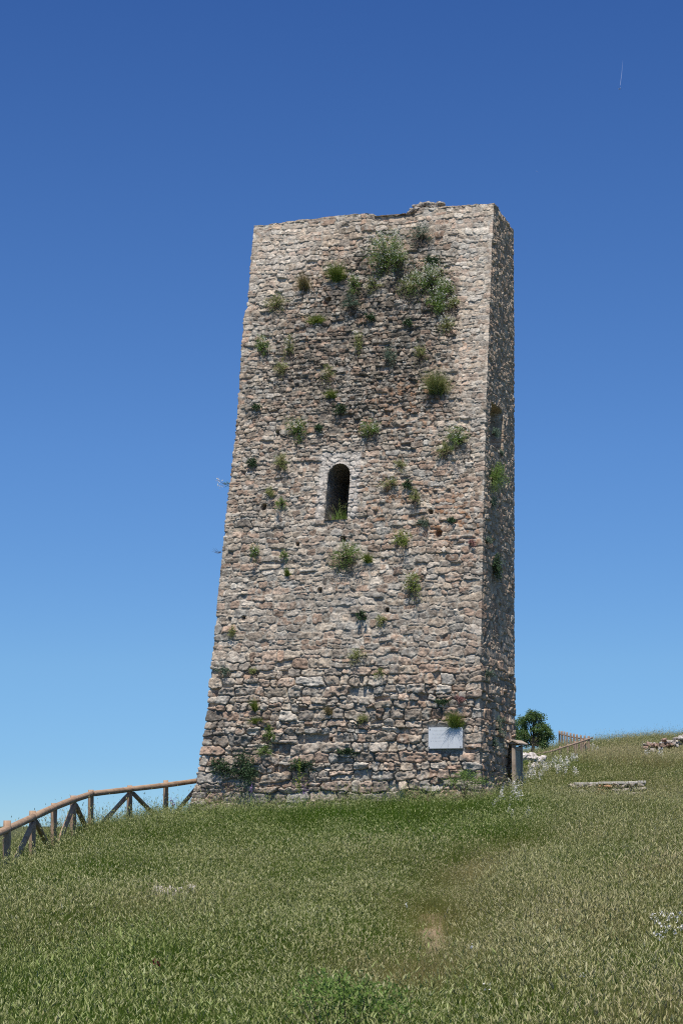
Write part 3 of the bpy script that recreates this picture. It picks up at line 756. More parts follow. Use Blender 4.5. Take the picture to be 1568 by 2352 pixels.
for a_, b_ in zip(cw_[:-1], cw_[1:]):
    A_ = pt(a_ + .6, 1798 - (a_ - 1316) * .025, 49) - np.array(lw.location); B_ = pt(b_ - .6, 1798 - (a_ - 1316) * .025, 49) - np.array(lw.location); j_ = zr_.uniform(-.012, .012)
    boxes('capstone', [(A_[0], B_[0], -.15 + j_, .22, A_[2] - .045 + j_, A_[2] + .012 + j_)], M_cap, lw, .008)
for k, (px, py, Y, s, lab) in enumerate(((1211, 1743, 56, .42, 'large pale boulder behind the information board'), (1236, 1746, 56.5, .36, 'pale rough boulder right of the larger one behind the board'),
                                         (1224, 1762, 55, .25, 'small pale rock in front of the two boulders by the board'))):
    p = pt(px, py, Y)
    stone_thing('boulder', 3, lambda i, r, p=p, s=s: ((p[0] + (i - 1) * s * .33, p[1] + .05 * i, p[2] + r.uniform(-.05, .04)), (s * .75, s * .9, s * .72), (.62, .56, .52)), 20 + k, lab, 'boulder', (p[0], p[1], p[2] - s * .4), res=3)
def rp_fn(i, r):
    k = (i % 30) / 29; px = 1484 + 92 * k + r.uniform(-3, 3); Y = 92
    top = 1694 - 20 * k; p = pt(px, top + r.uniform(0, 18), Y + r.uniform(-.4, .4)); p = p - np.array([0, 0, .3])
    return p, (r.uniform(.15, .38), r.uniform(.25, .5), r.uniform(.12, .24)), random.choice([(.42, .36, .31), (.5, .46, .42), (.33, .22, .17)])
b0 = pt(1540, 1700, 92)
stone_thing('stone_heap', 60, rp_fn, 31, 'tumbled heap of stones on the ridge at the right edge', 'stone heap', (b0[0], b0[1], b0[2] - .3))
# slab showing through the grass on the left
sp = ray_ground(402, 2015) 
sp = pt(402, 1973, sp[1] if False else 24.5)
def sl_fn(i, r): return (sp[0] - .22 + i * .075 + r.uniform(-.02, .02), sp[1] + r.uniform(-.05, .05), g1(sp[0], sp[1]) + .22 + r.uniform(-.03, .03)), (.13, .2, .25), (.66, .58, .53)
stone_thing('stone_slab', 7, sl_fn, 33, 'pale stone block nearly hidden in the grass before the tower', 'stone', (sp[0], sp[1], g1(sp[0], sp[1])))

# ------------------------------------------------------------------ plants: leaf and blade builders
def leaves_np(Cn, size, rg, up=0.2, asp=0.55, nrm=None):
    n_ = len(Cn); d = rg.normal(size=(n_, 3)); d[:, 2] += up; d /= np.linalg.norm(d, axis=1)[:, None]
    e = rg.normal(size=(n_, 3)); e = np.cross(d, e); e /= np.linalg.norm(e, axis=1)[:, None]
    s = (size * rg.uniform(.6, 1.3, n_))[:, None]
    V = np.stack([Cn, Cn + d * s * .5 + e * s * asp * .5, Cn + d * s, Cn + d * s * .5 - e * s * asp * .5], 1).reshape(-1, 3)
    return V, np.arange(n_ * 4).reshape(-1, 4)
def blades_np(root, tip, bend, width, seg=3, rg=None):
    """root, tip (n,3); bend (n,3) offset at the middle; width (n,)"""
    n_ = len(root); d = tip - root; side = np.cross(d, rg.normal(size=(n_, 3))); side /= np.linalg.norm(side, axis=1)[:, None] + 1e-9
    rings = []
    for k in range(seg + 1):
        f = k / seg; c = root * (1 - f) + tip * f + bend * (4 * f * (1 - f)); w = (width * (1 - f ** 1.6) * .5 + .0003)[:, None]
        rings.append(c - side * w); rings.append(c + side * w)
    V = np.stack(rings, 1); m_ = 2 * (seg + 1)
    base = (np.arange(n_) * m_)[:, None, None]
    q_ = np.array([[2 * k, 2 * k + 1, 2 * k + 3, 2 * k + 2] for k in range(seg)])[None]
    return V.reshape(-1, 3), (base + q_).reshape(-1, 4)
def merge(parts):
    Vs, Fs, o = [], [], 0
    for V, F_ in parts: Vs.append(V); Fs.append(F_ + o); o += len(V)
    return np.concatenate(Vs), np.concatenate(Fs)
def shrub(kind, w, h, rg, flowers=0, dens=1.0):
    """wall plant rooted at the origin, wall behind it (+y)"""
    nbl = max(3, int(5 + 26 * w * h)); cs = []
    for _ in range(nbl):
        cs.append((np.clip(rg.normal(0, .24), -.45, .45) * w, -abs(rg.normal(0, .28)) * min(w, h) - .05, np.clip(rg.normal(0, .26), -.45, .48) * h, rg.uniform(.06, .20)))
    N = int(dens * (220 + 6500 * w * h)); cs = np.array(cs)
    pick = rg.integers(0, nbl, N); c = cs[pick]
    P = c[:, :3] + rg.normal(size=(N, 3)) * (c[:, 3:4] * np.array([w, min(w, h) * .8, h]))
    P[:, 1] = -np.abs(P[:, 1]) - .005
    P = P[rg.uniform(size=len(P)) < .55]
    ns_ = int(10 + 60 * w * h); a = rg.uniform(-1.9, 1.9, ns_); r_ = rg.uniform(.45, .72, ns_)
    tipx = np.sin(a) * w * r_ * .85; tipz = np.cos(a) * h * r_ * np.where(np.cos(a) < 0, .75, 1.0); tipy = -rg.uniform(.12, .5, ns_) * (w + h) * .5
    for k in range(ns_):
        m_ = int(10 + 26 * (w + h)); f = rg.uniform(.15, 1, m_)[:, None]
        tp = np.array([tipx[k], tipy[k], tipz[k]]); mid = np.array([tipx[k] * .4, tipy[k] * .9, tipz[k] * .5 + .05 * h])
        P = np.concatenate([P, 2 * f * (1 - f) * mid + f * f * tp + rg.normal(size=(m_, 3)) * .013])
    cs = np.concatenate([cs, np.stack([tipx, tipy, tipz, tipx * 0 + .02], 1)])
    P[:, 1] = np.minimum(P[:, 1], -.004)
    return P, cs
def wall_plant(kind, px, py, wpx, hpx, label, face='front', flowers=0):
    rg = np.random.default_rng(int(px * 7 + py)); w = wpx * .01; h = hpx * .01
    if face == 'front':
        i, j = uv_at(px, py); root = wall_xyz(ug[i], vg[j], float(H[i, j]) * .5); rz = ALF
    else:
        zt = np.interp(-py, -proj(.5 * (BRc + FRc)[:, 0], .5 * (BRc + FRc)[:, 1], vg)[1], vg)
        c4 = corners(np.array([zt])); best = None
        for s in np.linspace(0, 1, 60):
            P = c4[1][0] * (1 - s) + c4[2][0] * s; x_ = proj(P[0], P[1], zt)[0]
            if best is None or abs(x_ - px) < best[0]: best = (abs(x_ - px), s)
        root = wall_xyz(W_F + best[1] * W_R, zt, .0); rz = R(90) - PHI
        w = w * 3.0
    mat = {'green': M_green, 'olive': M_olive, 'bright': M_bright, 'dark': M_dark, 'blue': M_blue, 'straw': M_straw, 'pink': M_pink, 'tuft': M_olive, 'btuft': M_bright, 'gtuft': M_olive, 'stuft': M_straw, 'twig': M_green}[kind]
    e = empty('wall_plant', root, rz); cat = 'plant'
    if kind.endswith('tuft'):
        n_ = int(60 + 420 * w * h * 4); r0 = rg.normal(size=(n_, 3)) * np.array([w * .14, .02, h * .06]); r0[:, 2] -= h * .3; r0[:, 1] = -abs(r0[:, 1])
        a = rg.normal(0, .55, n_); L = h * rg.uniform(.45, 1.0, n_)
        tip = r0 + np.stack([np.sin(a) * L * .75 * max(.6, w / h), -L * rg.uniform(.25, .9, n_), np.cos(a) * L * .95], 1)
        bend = np.stack([np.zeros(n_), -L * .05, L * .10], 1)
        V, F_ = blades_np(r0, tip, bend, np.full(n_, .007), 3, rg); mesh_np('leaves', V, F_, mat, e)
        if flowers:
            V, F_ = leaves_np(tip[:n_ // 2], .022, rg, 1.5, .5); mesh_np('seed_sprays', V, F_, M_head, e)
    elif kind == 'twig':
        parts = []
        n_ = 7; r0 = rg.normal(size=(n_, 3)) * .02; tip = np.stack([-w * rg.uniform(.4, 1.0, n_), -rg.uniform(0, .15, n_), h * rg.uniform(-.5, .6, n_)], 1)
        V, F_ = blades_np(r0, tip, np.tile([0, 0, -.03], (n_, 1)), np.full(n_, .010), 4, rg); mesh_np('stems', V, F_, M_twig, e)
        if flowers:
            P = np.repeat(tip, 6, 0) + rg.normal(size=(n_ * 6, 3)) * .025; V, F_ = leaves_np(P, .03, rg, .5, .8); mesh_np('blossoms', V, F_, M_white, e)
            P = r0[rg.integers(0, n_, 60)] + (tip * .4)[rg.integers(0, n_, 60)] * rg.uniform(0, 1, (60, 1)) + rg.normal(size=(60, 3)) * .02
            V, F_ = leaves_np(P, .025, rg, .5); mesh_np('foliage', V, F_, M_green, e)
    else:
        P, cs = shrub(kind, w, h, rg, flowers, .55 if kind == 'olive' else 1.0)
        V, F_ = leaves_np(P, 0.034 if kind in ('dark',) else .030, rg, .5, .6 if kind == 'dark' else .4)
        mesh_np('foliage', V, F_, mat, e)
        n_ = len(cs); r0 = np.zeros((n_, 3)); r0[:, 2] = -h * .15
        V, F_ = blades_np(r0, cs[:, :3], np.tile([0, -.03, -.02], (n_, 1)), np.full(n_, .008), 3, rg); mesh_np('stems', V, F_, M_twig, e)
        if flowers:
            n_ = int(flowers * 330 * w * h) + 5
            Q = P[rg.integers(0, len(P), n_ * 2)]; Q = Q[np.argsort(-Q[:, 2] + rg.normal(0, h * .3, n_ * 2))[:n_]]; Q = Q + np.array([0, -.05, .05]) * rg.uniform(.3, 1, (n_, 1))
            Q = np.repeat(Q, 4, 0) + rg.normal(size=(n_ * 4, 3)) * np.array([.008, .008, .02])
            V, F_ = leaves_np(Q, .024, rg, .8, .8); mesh_np('blossoms', V, F_, M_white, e)
    if w * h > .10 and kind not in ('dark', 'pink', 'btuft') and face == 'front':  # dark stems added below larger plants to imitate their shadow streaks on the wall
        n_ = int(12 + 60 * w * h); r0 = np.stack([rg.normal(0, w * .22, n_), -rg.uniform(.02, .07, n_), rg.normal(-.1, .12, n_) * h], 1)
        tip = r0 + np.stack([rg.normal(0, .07, n_), rg.uniform(-.05, .02, n_), -rg.uniform(.25, .8, n_) * max(h, .4)], 1)
        V, F_ = blades_np(r0, tip, np.stack([rg.normal(0, .03, n_), -rg.uniform(.02, .08, n_), np.zeros(n_)], 1), np.full(n_, .011), 4, rg); mesh_np('shadow_streak_stems', V, F_, M_twig, e)
    tag(e, label, cat, 'plants rooted in the tower walls')
WP = [
 ('green', 897, 600, 88, 112, 'largest bushy plant with white flowers high on the tower front', 'front', 1.3),
 ('blue', 968, 546, 56, 42, 'grey green bush just under the broken tower crest', 'front', 0),
 ('green', 985, 655, 85, 70, 'white flowered plant right of and below the largest bush', 'front', 1.2),
 ('green', 1006, 705, 52, 70, 'hanging green plant at the lower end of the flowered cluster', 'front', .6),
 ('green', 1030, 668, 40, 40, 'small rounded green plant on the right side of the flowered cluster', 'front', .8),
 ('olive', 938, 662, 50, 44, 'pale airy plant bridging the largest bush and the right flowered cluster', 'front', .8),
 ('olive', 862, 660, 44, 36, 'wispy plant at the lower left foot of the largest bush', 'front', .6),
 ('olive', 1042, 700, 30, 34, 'airy flowered sprays on the right flank of the flowered cluster', 'front', .8),
 ('olive', 668, 805, 26, 60, 'thin pale trailing plant under the old seam on the left', 'front', .4),
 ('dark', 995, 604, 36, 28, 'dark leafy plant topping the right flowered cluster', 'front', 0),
 ('olive', 1028, 752, 40, 40, 'pale drying plant hanging below the right flowered cluster', 'front', .6),
 ('btuft', 727, 738, 56, 28, 'bright green grass cushion below the square hole', 'front', 0),
 ('stuft', 702, 655, 40, 50, 'tall straw coloured tuft left of the square hole', 'front', 0),
 ('olive', 640, 702, 60, 40, 'olive and straw plant near the left edge above the old seam', 'front', 0),
 ('green', 607, 797, 36, 46, 'loose green plant close to the left edge under the seam', 'front', .4),
 ('olive', 650, 850, 34, 42, 'olive plant beside a pale stone in the left upper wall', 'front', 0),
 ('btuft', 776, 632, 52, 46, 'yellow green tuft above and right of the square hole', 'front', .2),
 ('green', 816, 662, 34, 46, 'thin green plant between the square hole and the largest bush', 'front', .5),
 ('blue', 808, 702, 48, 36, 'grey green cushion right of the square hole', 'front', 0),
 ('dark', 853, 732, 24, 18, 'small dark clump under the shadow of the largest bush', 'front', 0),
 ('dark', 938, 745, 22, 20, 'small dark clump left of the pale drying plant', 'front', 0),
 ('blue', 898, 822, 34, 46, 'hanging grey green plant in the dark upper wall', 'front', 0),
 ('olive', 967, 815, 30, 42, 'olive sprays left of the pale right corner stones', 'front', 0),
 ('olive', 826, 800, 20, 70, 'thin olive trail running down the middle of the upper wall', 'front', 0),
 ('olive', 757, 862, 34, 40, 'sparse olive plant in the middle of the upper wall', 'front', 0),
 ('btuft', 762, 908, 36, 26, 'yellow green tuft under the sparse olive plant', 'front', 0),
 ('gtuft', 1006, 890, 66, 62, 'large round grassy tuft casting a long shadow on the right', 'front', 1),
 ('dark', 786, 942, 28, 20, 'dark leafy clump above the arched window to the right', 'front', 0),
 ('green', 685, 992, 46, 52, 'green plant with seed spikes upper left of the arched window', 'front', .5),
 ('green', 852, 990, 52, 40, 'loose green plant upper right of the arched window', 'front', .3),
 ('dark', 733, 985, 18, 16, 'tiny dark clump beside the green plant with seed spikes', 'front', 0),
 ('green', 1052, 1012, 58, 52, 'white flowered plant near the right corner level above the window', 'front', 1),
 ('olive', 1022, 1036, 40, 34, 'yellowish plant tucked left under the white flowered corner plant', 'front', 0),
 ('olive', 650, 1066, 38, 44, 'olive plant trailing left of the window arch', 'front', 0),
 ('dark', 590, 938, 20, 16, 'tiny dark clump near the left edge of the mid wall', 'front', 0),
 ('dark', 582, 1063, 22, 20, 'small dark clump near the left edge level with the window arch', 'front', 0),
 ('olive', 920, 1072, 26, 28, 'thin pale plant right of the window arch', 'front', 0),
 ('olive', 898, 1112, 46, 24, 'low olive plant right of the window', 'front', .3),
 ('dark', 939, 1114, 24, 20, 'round dark clump right of the low olive plant', 'front', 0),
 ('olive', 955, 1148, 26, 40, 'straggling plant below the round dark clump', 'front', 0),
 ('green', 648, 1157, 24, 24, 'small green plant left of the lower window jamb', 'front', 0),
 ('olive', 622, 1132, 24, 28, 'faint olive plant further left of the window jamb', 'front', 0),
 ('blue', 970, 1201, 28, 24, 'round grey green cushion above the right square hole', 'front', 0),
 ('dark', 1036, 1195, 16, 14, 'tiny dark clump above the right square hole', 'front', 0),
 ('bright', 925, 1244, 38, 42, 'bright yellow green plant left of the right square hole', 'front', 0),
 ('green', 800, 1280, 68, 54, 'wide bush below the window sill', 'front', .3),
 ('btuft', 845, 1284, 34, 26, 'bright tuft touching the bush below the window sill', 'front', 0),
 ('green', 654, 1276, 16, 22, 'small green sprig left of the wide bush', 'front', 0),
 ('green', 585, 1272, 22, 34, 'slim green plant near the left edge below window level', 'front', .4),
 ('pink', 1084, 1249, 18, 12, 'pinkish cushion on a ledge at the right corner', 'front', 0),
 ('btuft', 662, 1315, 22, 22, 'small yellow green tuft with a shadow in the left mid wall', 'front', 0),
 ('bright', 952, 1350, 40, 52, 'pale yellow green plant with long trailing shadow', 'front', .7),
 ('dark', 831, 1419, 26, 26, 'round dark ivy clump in the middle of the lower wall', 'front', 0),
 ('olive', 876, 1430, 32, 26, 'thin olive plant right of the round ivy clump', 'front', .2),
 ('olive', 535, 1456, 18, 30, 'thin sprig near the left edge of the lower wall', 'front', 0),
 ('olive', 824, 1510, 42, 34, 'sparse olive sprays in the lower wall', 'front', 0),
 ('olive', 876, 1548, 28, 20, 'low olive plant under the sparse sprays', 'front', 0),
 ('blue', 516, 1545, 34, 20, 'grey green plant hanging by the left edge of the lower wall', 'front', 0),
 ('olive', 584, 1543, 20, 18, 'small olive plant right of the left edge plant', 'front', 0),
 ('btuft', 588, 1622, 22, 34, 'upper of two grassy tufts in the lower left wall', 'front', 0),
 ('btuft', 592, 1656, 36, 22, 'lower and wider of two grassy tufts in the lower left wall', 'front', 0),
 ('stuft', 756, 1634, 26, 28, 'dry tuft in the middle of the rough lower wall', 'front', 0),
 ('olive', 836, 1655, 26, 26, 'olive plant right of the dry tuft in the rough wall', 'front', 0),
 ('btuft', 1048, 1658, 46, 46, 'bright tuft hanging over the top of the plaque', 'front', 0),
 ('green', 622, 1690, 26, 50, 'ivy strand climbing above the lower left ivy', 'front', 0),
 ('green', 613, 1728, 34, 26, 'ivy clump at the foot of the climbing strand', 'front', 0),
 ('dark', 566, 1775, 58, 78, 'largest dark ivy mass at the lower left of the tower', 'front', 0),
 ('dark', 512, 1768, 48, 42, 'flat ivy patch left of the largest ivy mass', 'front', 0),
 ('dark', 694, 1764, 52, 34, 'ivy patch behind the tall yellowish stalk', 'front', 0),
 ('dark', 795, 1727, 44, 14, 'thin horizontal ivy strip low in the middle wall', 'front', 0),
 ('pink', 1056, 1607, 22, 16, 'pinkish cushion above the tuft over the plaque', 'front', 0),
 ('dark', 1018, 1612, 34, 10, 'thin dark strand of leaves left above the plaque', 'front', 0),
 ('green', 1125, 1117, 26, 62, 'largest leafy clump on the shaded right wall', 'right', 0),
 ('blue', 1129, 1012, 14, 22, 'grey green clump under the niche of the right wall', 'right', 0),
 ('blue', 1144, 1044, 9, 14, 'small clump right of the niche foot', 'right', 0),
 ('blue', 1126, 1172, 12, 26, 'grey green plant under the largest clump of the right wall', 'right', 0),
 ('dark', 1131, 1315, 12, 50, 'long dark trailing plant on the right wall', 'right', 0),
 ('blue', 1114, 1262, 8, 20, 'small plant by the near corner of the right wall', 'right', 0),
 ('blue', 1112, 1562, 8, 24, 'slim plant low by the near corner of the right wall', 'right', 0),
 ('blue', 1137, 1672, 10, 42, 'grey green strand low on the right wall', 'right', 0),
 ('blue', 1128, 1712, 9, 34, 'leafy strand at the foot of the right wall', 'right', 0),
 ('twig', 527, 1112, 26, 20, 'white flowered sprigs sticking out from the left edge', 'front', 1),
 ('twig', 512, 1268, 24, 22, 'bare dry twigs sticking out from the left edge', 'front', 0),
]
for a in WP: wall_plant(*a)
# grass inside the window
e = empty('window_grass', wall_xyz(WUC + .02, WZB, -.18), ALF)
rg = np.random.default_rng(5); n_ = 120
r0 = np.stack([rg.uniform(-.2, .2, n_), rg.uniform(-.05, .15, n_), np.zeros(n_)], 1); L = rg.uniform(.1, .32, n_); L[:9] = rg.uniform(.35, .62, 9); r0[:9, 0] = rg.uniform(-.12, .1, 9)
tip = r0 + np.stack([rg.normal(0, .25, n_) * L, rg.normal(0, .15, n_) * L, L], 1)
V, F_ = blades_np(r0, tip, rg.normal(0, .02, (n_, 3)), np.full(n_, .008), 3, rg); mesh_np('leaves', V, F_, M_green, e)
P = np.repeat(tip[:14], 10, 0) - np.array([0, 0, 1]) * rg.uniform(0, .16, (140, 1)); V, F_ = leaves_np(P, .03, rg, 1.2, .4); mesh_np('seed_sprays', V, F_, M_olive, e)
tag(e, 'seeding grass growing on the sill inside the dark arched window', 'plant')

# ------------------------------------------------------------------ ground plants
def stalk(label, px, py_top, Y, kind):
    top = pt(px, py_top, Y); g = g1(top[0], Y); h = top[2] - g; rg = np.random.default_rng(int(px))
    e = empty({'mullein': 'mullein_plant', 'purple': 'purple_flower'}[kind], (top[0], Y, g))
    n_ = 1 if kind == 'mullein' else 3
    r0 = rg.normal(size=(n_, 3)) * .03; r0[:, 2] = 0; tp = r0 + np.array([0, 0, h]) + rg.normal(size=(n_, 3)) * np.array([.04, .04, .03])
    V, F_ = blades_np(r0, tp, np.zeros((n_, 3)), np.full(n_, .022), 4, rg); mesh_np('stem', V, F_, M_bright if kind == 'mullein' else M_green, e)
    if kind == 'mullein':
        P = []
        for k in range(16):
            z = h * rg.uniform(.45, .92); a = rg.uniform(0, 6.28); l = .10 * (1.15 - z / h) * 3
            for q_ in range(14): f = q_ / 14; P.append((math.cos(a) * l * f, math.sin(a) * l * f, z + l * f * .9))
        P += [(rg.normal(0, .012), rg.normal(0, .012), h * rg.uniform(.5, 1.02)) for _ in range(140)]
        P += [(rg.normal(0, .12), rg.normal(0, .12), h * rg.uniform(.05, .4)) for _ in range(160)]
        V, F_ = leaves_np(np.array(P), .035, rg, 1, .5); mesh_np('foliage', V, F_, M_bright, e)
    else:
        P = np.repeat(tp, 16, 0) + rg.normal(size=(n_ * 16, 3)) * np.array([.015, .015, .05]); V, F_ = leaves_np(P, .03, rg, .5, .8); mesh_np('blossoms', V, F_, M_purple, e)
    tag(e, label, 'plant')
stalk('tall yellow green flower stalk standing against the tower foot', 688, 1742, 42.9, 'mullein')
stalk('purple flower in the grass below the largest ivy mass', 577, 1812, 42.6, 'purple')
stalk('purple flower to the right of the tall yellow stalk', 700, 1816, 42.2, 'purple')
stalk('purple flower beside the log fence', 396, 1846, 40, 'purple')
# asphodels
def asphodel_meshes(seed):
    rg = np.random.default_rng(seed); h = .62
    r0 = np.zeros((3, 3)); tp = np.array([[0, 0, h], [.06, .02, h * .85], [-.05, .03, h * .8]])
    V, F_ = blades_np(r0, tp, rg.normal(0, .01, (3, 3)), np.full(3, .012), 4, rg)
    P = np.concatenate([t_ * rg.uniform(.76, 1.02, (n1, 1)) for t_, n1 in zip(tp, (22, 12, 8))]) + rg.normal(size=(42, 3)) * np.array([.016, .016, .01])
    V2, F2_ = leaves_np(P, .036, rg, .3, .8)
    return mesh_np('stem', V, F_, M_green, link=False).data, mesh_np('blossoms', V2, F2_, M_white, link=False).data
AM = [asphodel_meshes(s) for s in (1, 2, 3)]
def put_asph(px, py, Y, label, group, s=1.0):
    Ys = np.arange(34, 140, .15); a = (px - CX) / F; b = (CY - py) / F; k = Ys / (ct - b * st)
    hit = np.nonzero((st + b * ct) * k < ground(a * k, Ys) + rs.uniform(.48, .60))[0]
    if not len(hit): return
    Y = float(Ys[hit[0]]); p = pt(px, py, Y); g = g1(p[0], Y); e = empty('asphodel', (p[0], Y, g), random.uniform(0, 6))
    s = s * min(1.3, max(.5, (p[2] - g + .05) / .62)); e.scale = (s,) * 3 if s < 1 else (1 + (s - 1) * .4, 1 + (s - 1) * .4, s)
    sm, fm = random.choice(AM)
    a = bpy.data.objects.new('stem', sm); b = bpy.data.objects.new('blossoms', fm)
    for o in (a, b): C.objects.link(o); o.parent = e
    tag(e, label, 'flower', group)
rs = random.Random(9)
for _ in range(24):
    px = rs.uniform(1125, 1222); put_asph(px, rs.uniform(1776, 1822), rs.uniform(40, 47), 'white asphodel spike in the grass in front of the information board', 'asphodels before the board')
for _ in range(22):
    px = rs.uniform(1215, 1262); put_asph(px, rs.uniform(1748, 1775), rs.uniform(52, 54), 'white asphodel spike in the grass around the pale boulders', 'asphodels around the boulders')
for _ in range(24):
    px = rs.uniform(1262, 1325); put_asph(px, rs.uniform(1733, 1768), rs.uniform(56, 62), 'white asphodel spike on the slope between boulders and ruined wall', 'asphodels on the slope')
for _ in range(14):
    px = rs.uniform(1345, 1375); put_asph(px, rs.uniform(1712, 1724), rs.uniform(96, 104), 'white flowers right of the corner of the distant fence', 'white flowers by the distant fence', 1.2)
for px, py in ((1474, 1707), (1486, 1706), (1500, 1710), (1493, 1715), (1472, 1715), (1478, 1720), (1487, 1727), (1480, 1731), (1505, 1727), (1513, 1728), (1519, 1725), (1395, 1701)):
    put_asph(px, py, 84, 'white flower dotted on the ridge left of the stone heap', 'white flowers on the ridge', 1.1)
for _ in range(8):
    px = rs.uniform(1120, 1225); put_asph(px, rs.uniform(1812, 1845), rs.uniform(36, 39), 'white flower in the grass below the right corner of the tower', 'white flowers below the right corner', .7)

M_poppy = mat_leaf('dark_red_petal', [(0.10, 0.012, 0.02), (0.18, 0.02, 0.03)], 0.1)
def meadow_flower(px, py, mat, label, group=None, name='wild_flower', n1=14, size=.022):
    Ys = np.arange(10, 60, .05); a = (px - CX) / F; b = (CY - py) / F; k = Ys / (ct - b * st)
    hit = np.nonzero((st + b * ct) * k < ground(a * k, Ys) + .46)[0]
    if not len(hit): return
    Y = float(Ys[hit[0]]); p = pt(px, py, Y); g = g1(p[0], Y); e = empty(name, (p[0], Y, g)); rg = np.random.default_rng(int(px * 3 + py)); h = p[2] - g
    V, F_ = blades_np(np.zeros((1, 3)), np.array([[0, 0, h]]), np.array([[.01, 0, 0]]), np.array([.005]), 3, rg); mesh_np('stem', V, F_, M_green, e)
    V, F_ = leaves_np(np.array([0, 0, h]) + rg.normal(size=(n1, 3)) * .014, size, rg, .3, .8); mesh_np('blossoms', V, F_, mat, e)
    tag(e, label, 'flower', group)
for px, py in ((1496, 2104), (1506, 2110), (1520, 2098), (1530, 2108), (1541, 2102), (1553, 2110), (1560, 2100), (1512, 2124), (1524, 2136), (1535, 2128), (1500, 2146), (1546, 2140), (1562, 2132), (1516, 2152)):
    meadow_flower(px, py, M_white, 'small white flower in the meadow at the right edge of the photo', 'white flowers at the right edge')
for px, py in ((1120, 2262), (1083, 2172), (1180, 2130), (934, 2080), (1290, 2088), (1340, 2240)):
    meadow_flower(px, py, M_white, 'lone white flower dotted in the right half of the meadow', 'white flowers dotted over the meadow', n1=8)
meadow_flower(603 * .579 + 6, 2213, M_poppy, 'dark red flower in the grass at the lower left', None, 'red_flower', 18, .03)
# ------------------------------------------------------------------ tree
def oak(px, py_top, py_base, Y, crown_w, label, seed, lobes):
    rg = np.random.default_rng(seed); b = pt(px, py_base, Y); s = Y / F
    e = empty('holm_oak', (b[0], b[1], b[2] - .2)); o_ = np.array(e.location)
    segs = []
    def limb(p, q_, r0, r1): segs.append(log_mesh(p, q_, r0, r1, 8, 4, int(rg.integers(1e6))))
    tr = pt(px + 1, py_base - 22, Y) - o_
    limb((0, 0, -.3), tr, .11 * 1.2, .09)
    allP = []
    for (lx, ly, rx, ry, dy) in lobes:
        c = pt(lx, ly, Y + dy) - o_; limb(tr, c, .06, .02)
        k = int(rx * ry * 6.5)
        sub = c + rg.normal(size=(int(4 + rx * ry / 18), 3)) * np.array([rx, (rx + ry) / 2, ry]) * s * .48
        for sb in sub:
            n_ = int(k / len(sub)) + 12
            allP.append(sb + rg.normal(size=(n_, 3)) * .095 * np.array([1, 1, .8]))
        for sb in sub[::2]: limb(c, sb, .02, .008)
    Vs = []; Fs = []; off = 0
    for V, Q, c0, c1 in segs: Vs.append(V); Fs.append(Q + off); off += len(V)
    mesh_np('trunk', np.concatenate(Vs), np.concatenate(Fs), M_bark, e, True)
    P = np.concatenate(allP); V, F_ = leaves_np(P, .075, rg, .3, .6); mesh_np('crown', V, F_, M_oak, e)
    tag(e, label, 'tree')
oak(1222, 1633, 1734, 104, 90, 'small round evergreen oak standing alone right of the tower', 4,
    [(1213, 1650, 14, 14, 0), (1230, 1655, 13, 13, .3), (1247, 1668, 13, 14, 0), (1256, 1682, 10, 12, -.2), (1205, 1668, 13, 14, .4), (1229, 1678, 10, 10, 0),
     (1238, 1692, 16, 12, .2), (1208, 1692, 14, 12, -.2), (1252, 1700, 10, 9, 0), (1224, 1640, 8, 8, 0), (1198, 1684, 10, 12, .3), (1206, 1707, 13, 8, .1), (1248, 1713, 13, 7, -.1), (1232, 1709, 9, 7, .2), (1262, 1690, 7, 8, .1), (1240, 1646, 7, 6, 0)])
oak(1178, 1655, 1738, 110, 50, 'evergreen oak half hidden behind the right side of the tower', 8,
    [(1188, 1665, 9, 14, 0), (1184, 1688, 13, 14, 0), (1190, 1702, 10, 10, 0), (1165, 1680, 14, 18, 0)])
# green bush beside the board
def bush(px, py, Y, w, h, label, mat, seed):
    p = pt(px, py, Y); rg = np.random.default_rng(seed); g = g1(p[0], Y); e = empty('shrub', (p[0], Y, g))
    P, cs = shrub('g', w, h, rg); P[:, 1] *= rg.choice([-1, 1], len(P)); P[:, 2] += p[2] - g
    V, F_ = leaves_np(P, .035, rg, .8, .4); mesh_np('foliage', V, F_, mat, e)
    n_ = len(cs); V, F_ = blades_np(np.zeros((n_, 3)), cs[:, :3] + np.array([0, 0, p[2] - g]), np.zeros((n_, 3)), np.full(n_, .015), 3, rg); mesh_np('stems', V, F_, M_twig, e)
    tag(e, label, 'shrub')
bush(1203, 1760, 50, .34, .32, 'bright green bush at the foot of the information board', M_bright, 3)
bush(1075, 1793, 42.2, .8, .34, 'low leafy bush at the right front corner of the tower', M_green, 4)
bush(800, 2312, 12.0, .75, .34, 'dark green leafy clump at the bottom edge of the meadow', M_green, 6)

# ------------------------------------------------------------------ meadow
def head_np(c, d, L, r_, rg):
    """fluffy seed heads: tapered spindles, c base, d direction"""
    n_ = len(c); e = np.cross(d, rg.normal(size=(n_, 3))); e /= np.linalg.norm(e, axis=1)[:, None]; f = np.cross(d, e)
    prof_ = ((0, .35), (.25, 1.0), (.6, .85), (1.0, .15)); seg = 5; V = []
    for t_, k in prof_:
        for i in range(seg):
            a = i / seg * 6.283 + t_; V.append(c + d * (L * t_)[:, None] + (e * math.cos(a) + f * math.sin(a)) * (r_ * k)[:, None])
    V = np.stack(V, 1); m_ = len(prof_) * seg
    q_ = [[k * seg + i, k * seg + (i + 1) % seg, (k + 1) * seg + (i + 1) % seg, (k + 1) * seg + i] for k in range(len(prof_) - 1) for i in range(seg)]
    return V.reshape(-1, 3), ((np.arange(n_) * m_)[:, None, None] + np.array(q_)[None]).reshape(-1, 4)
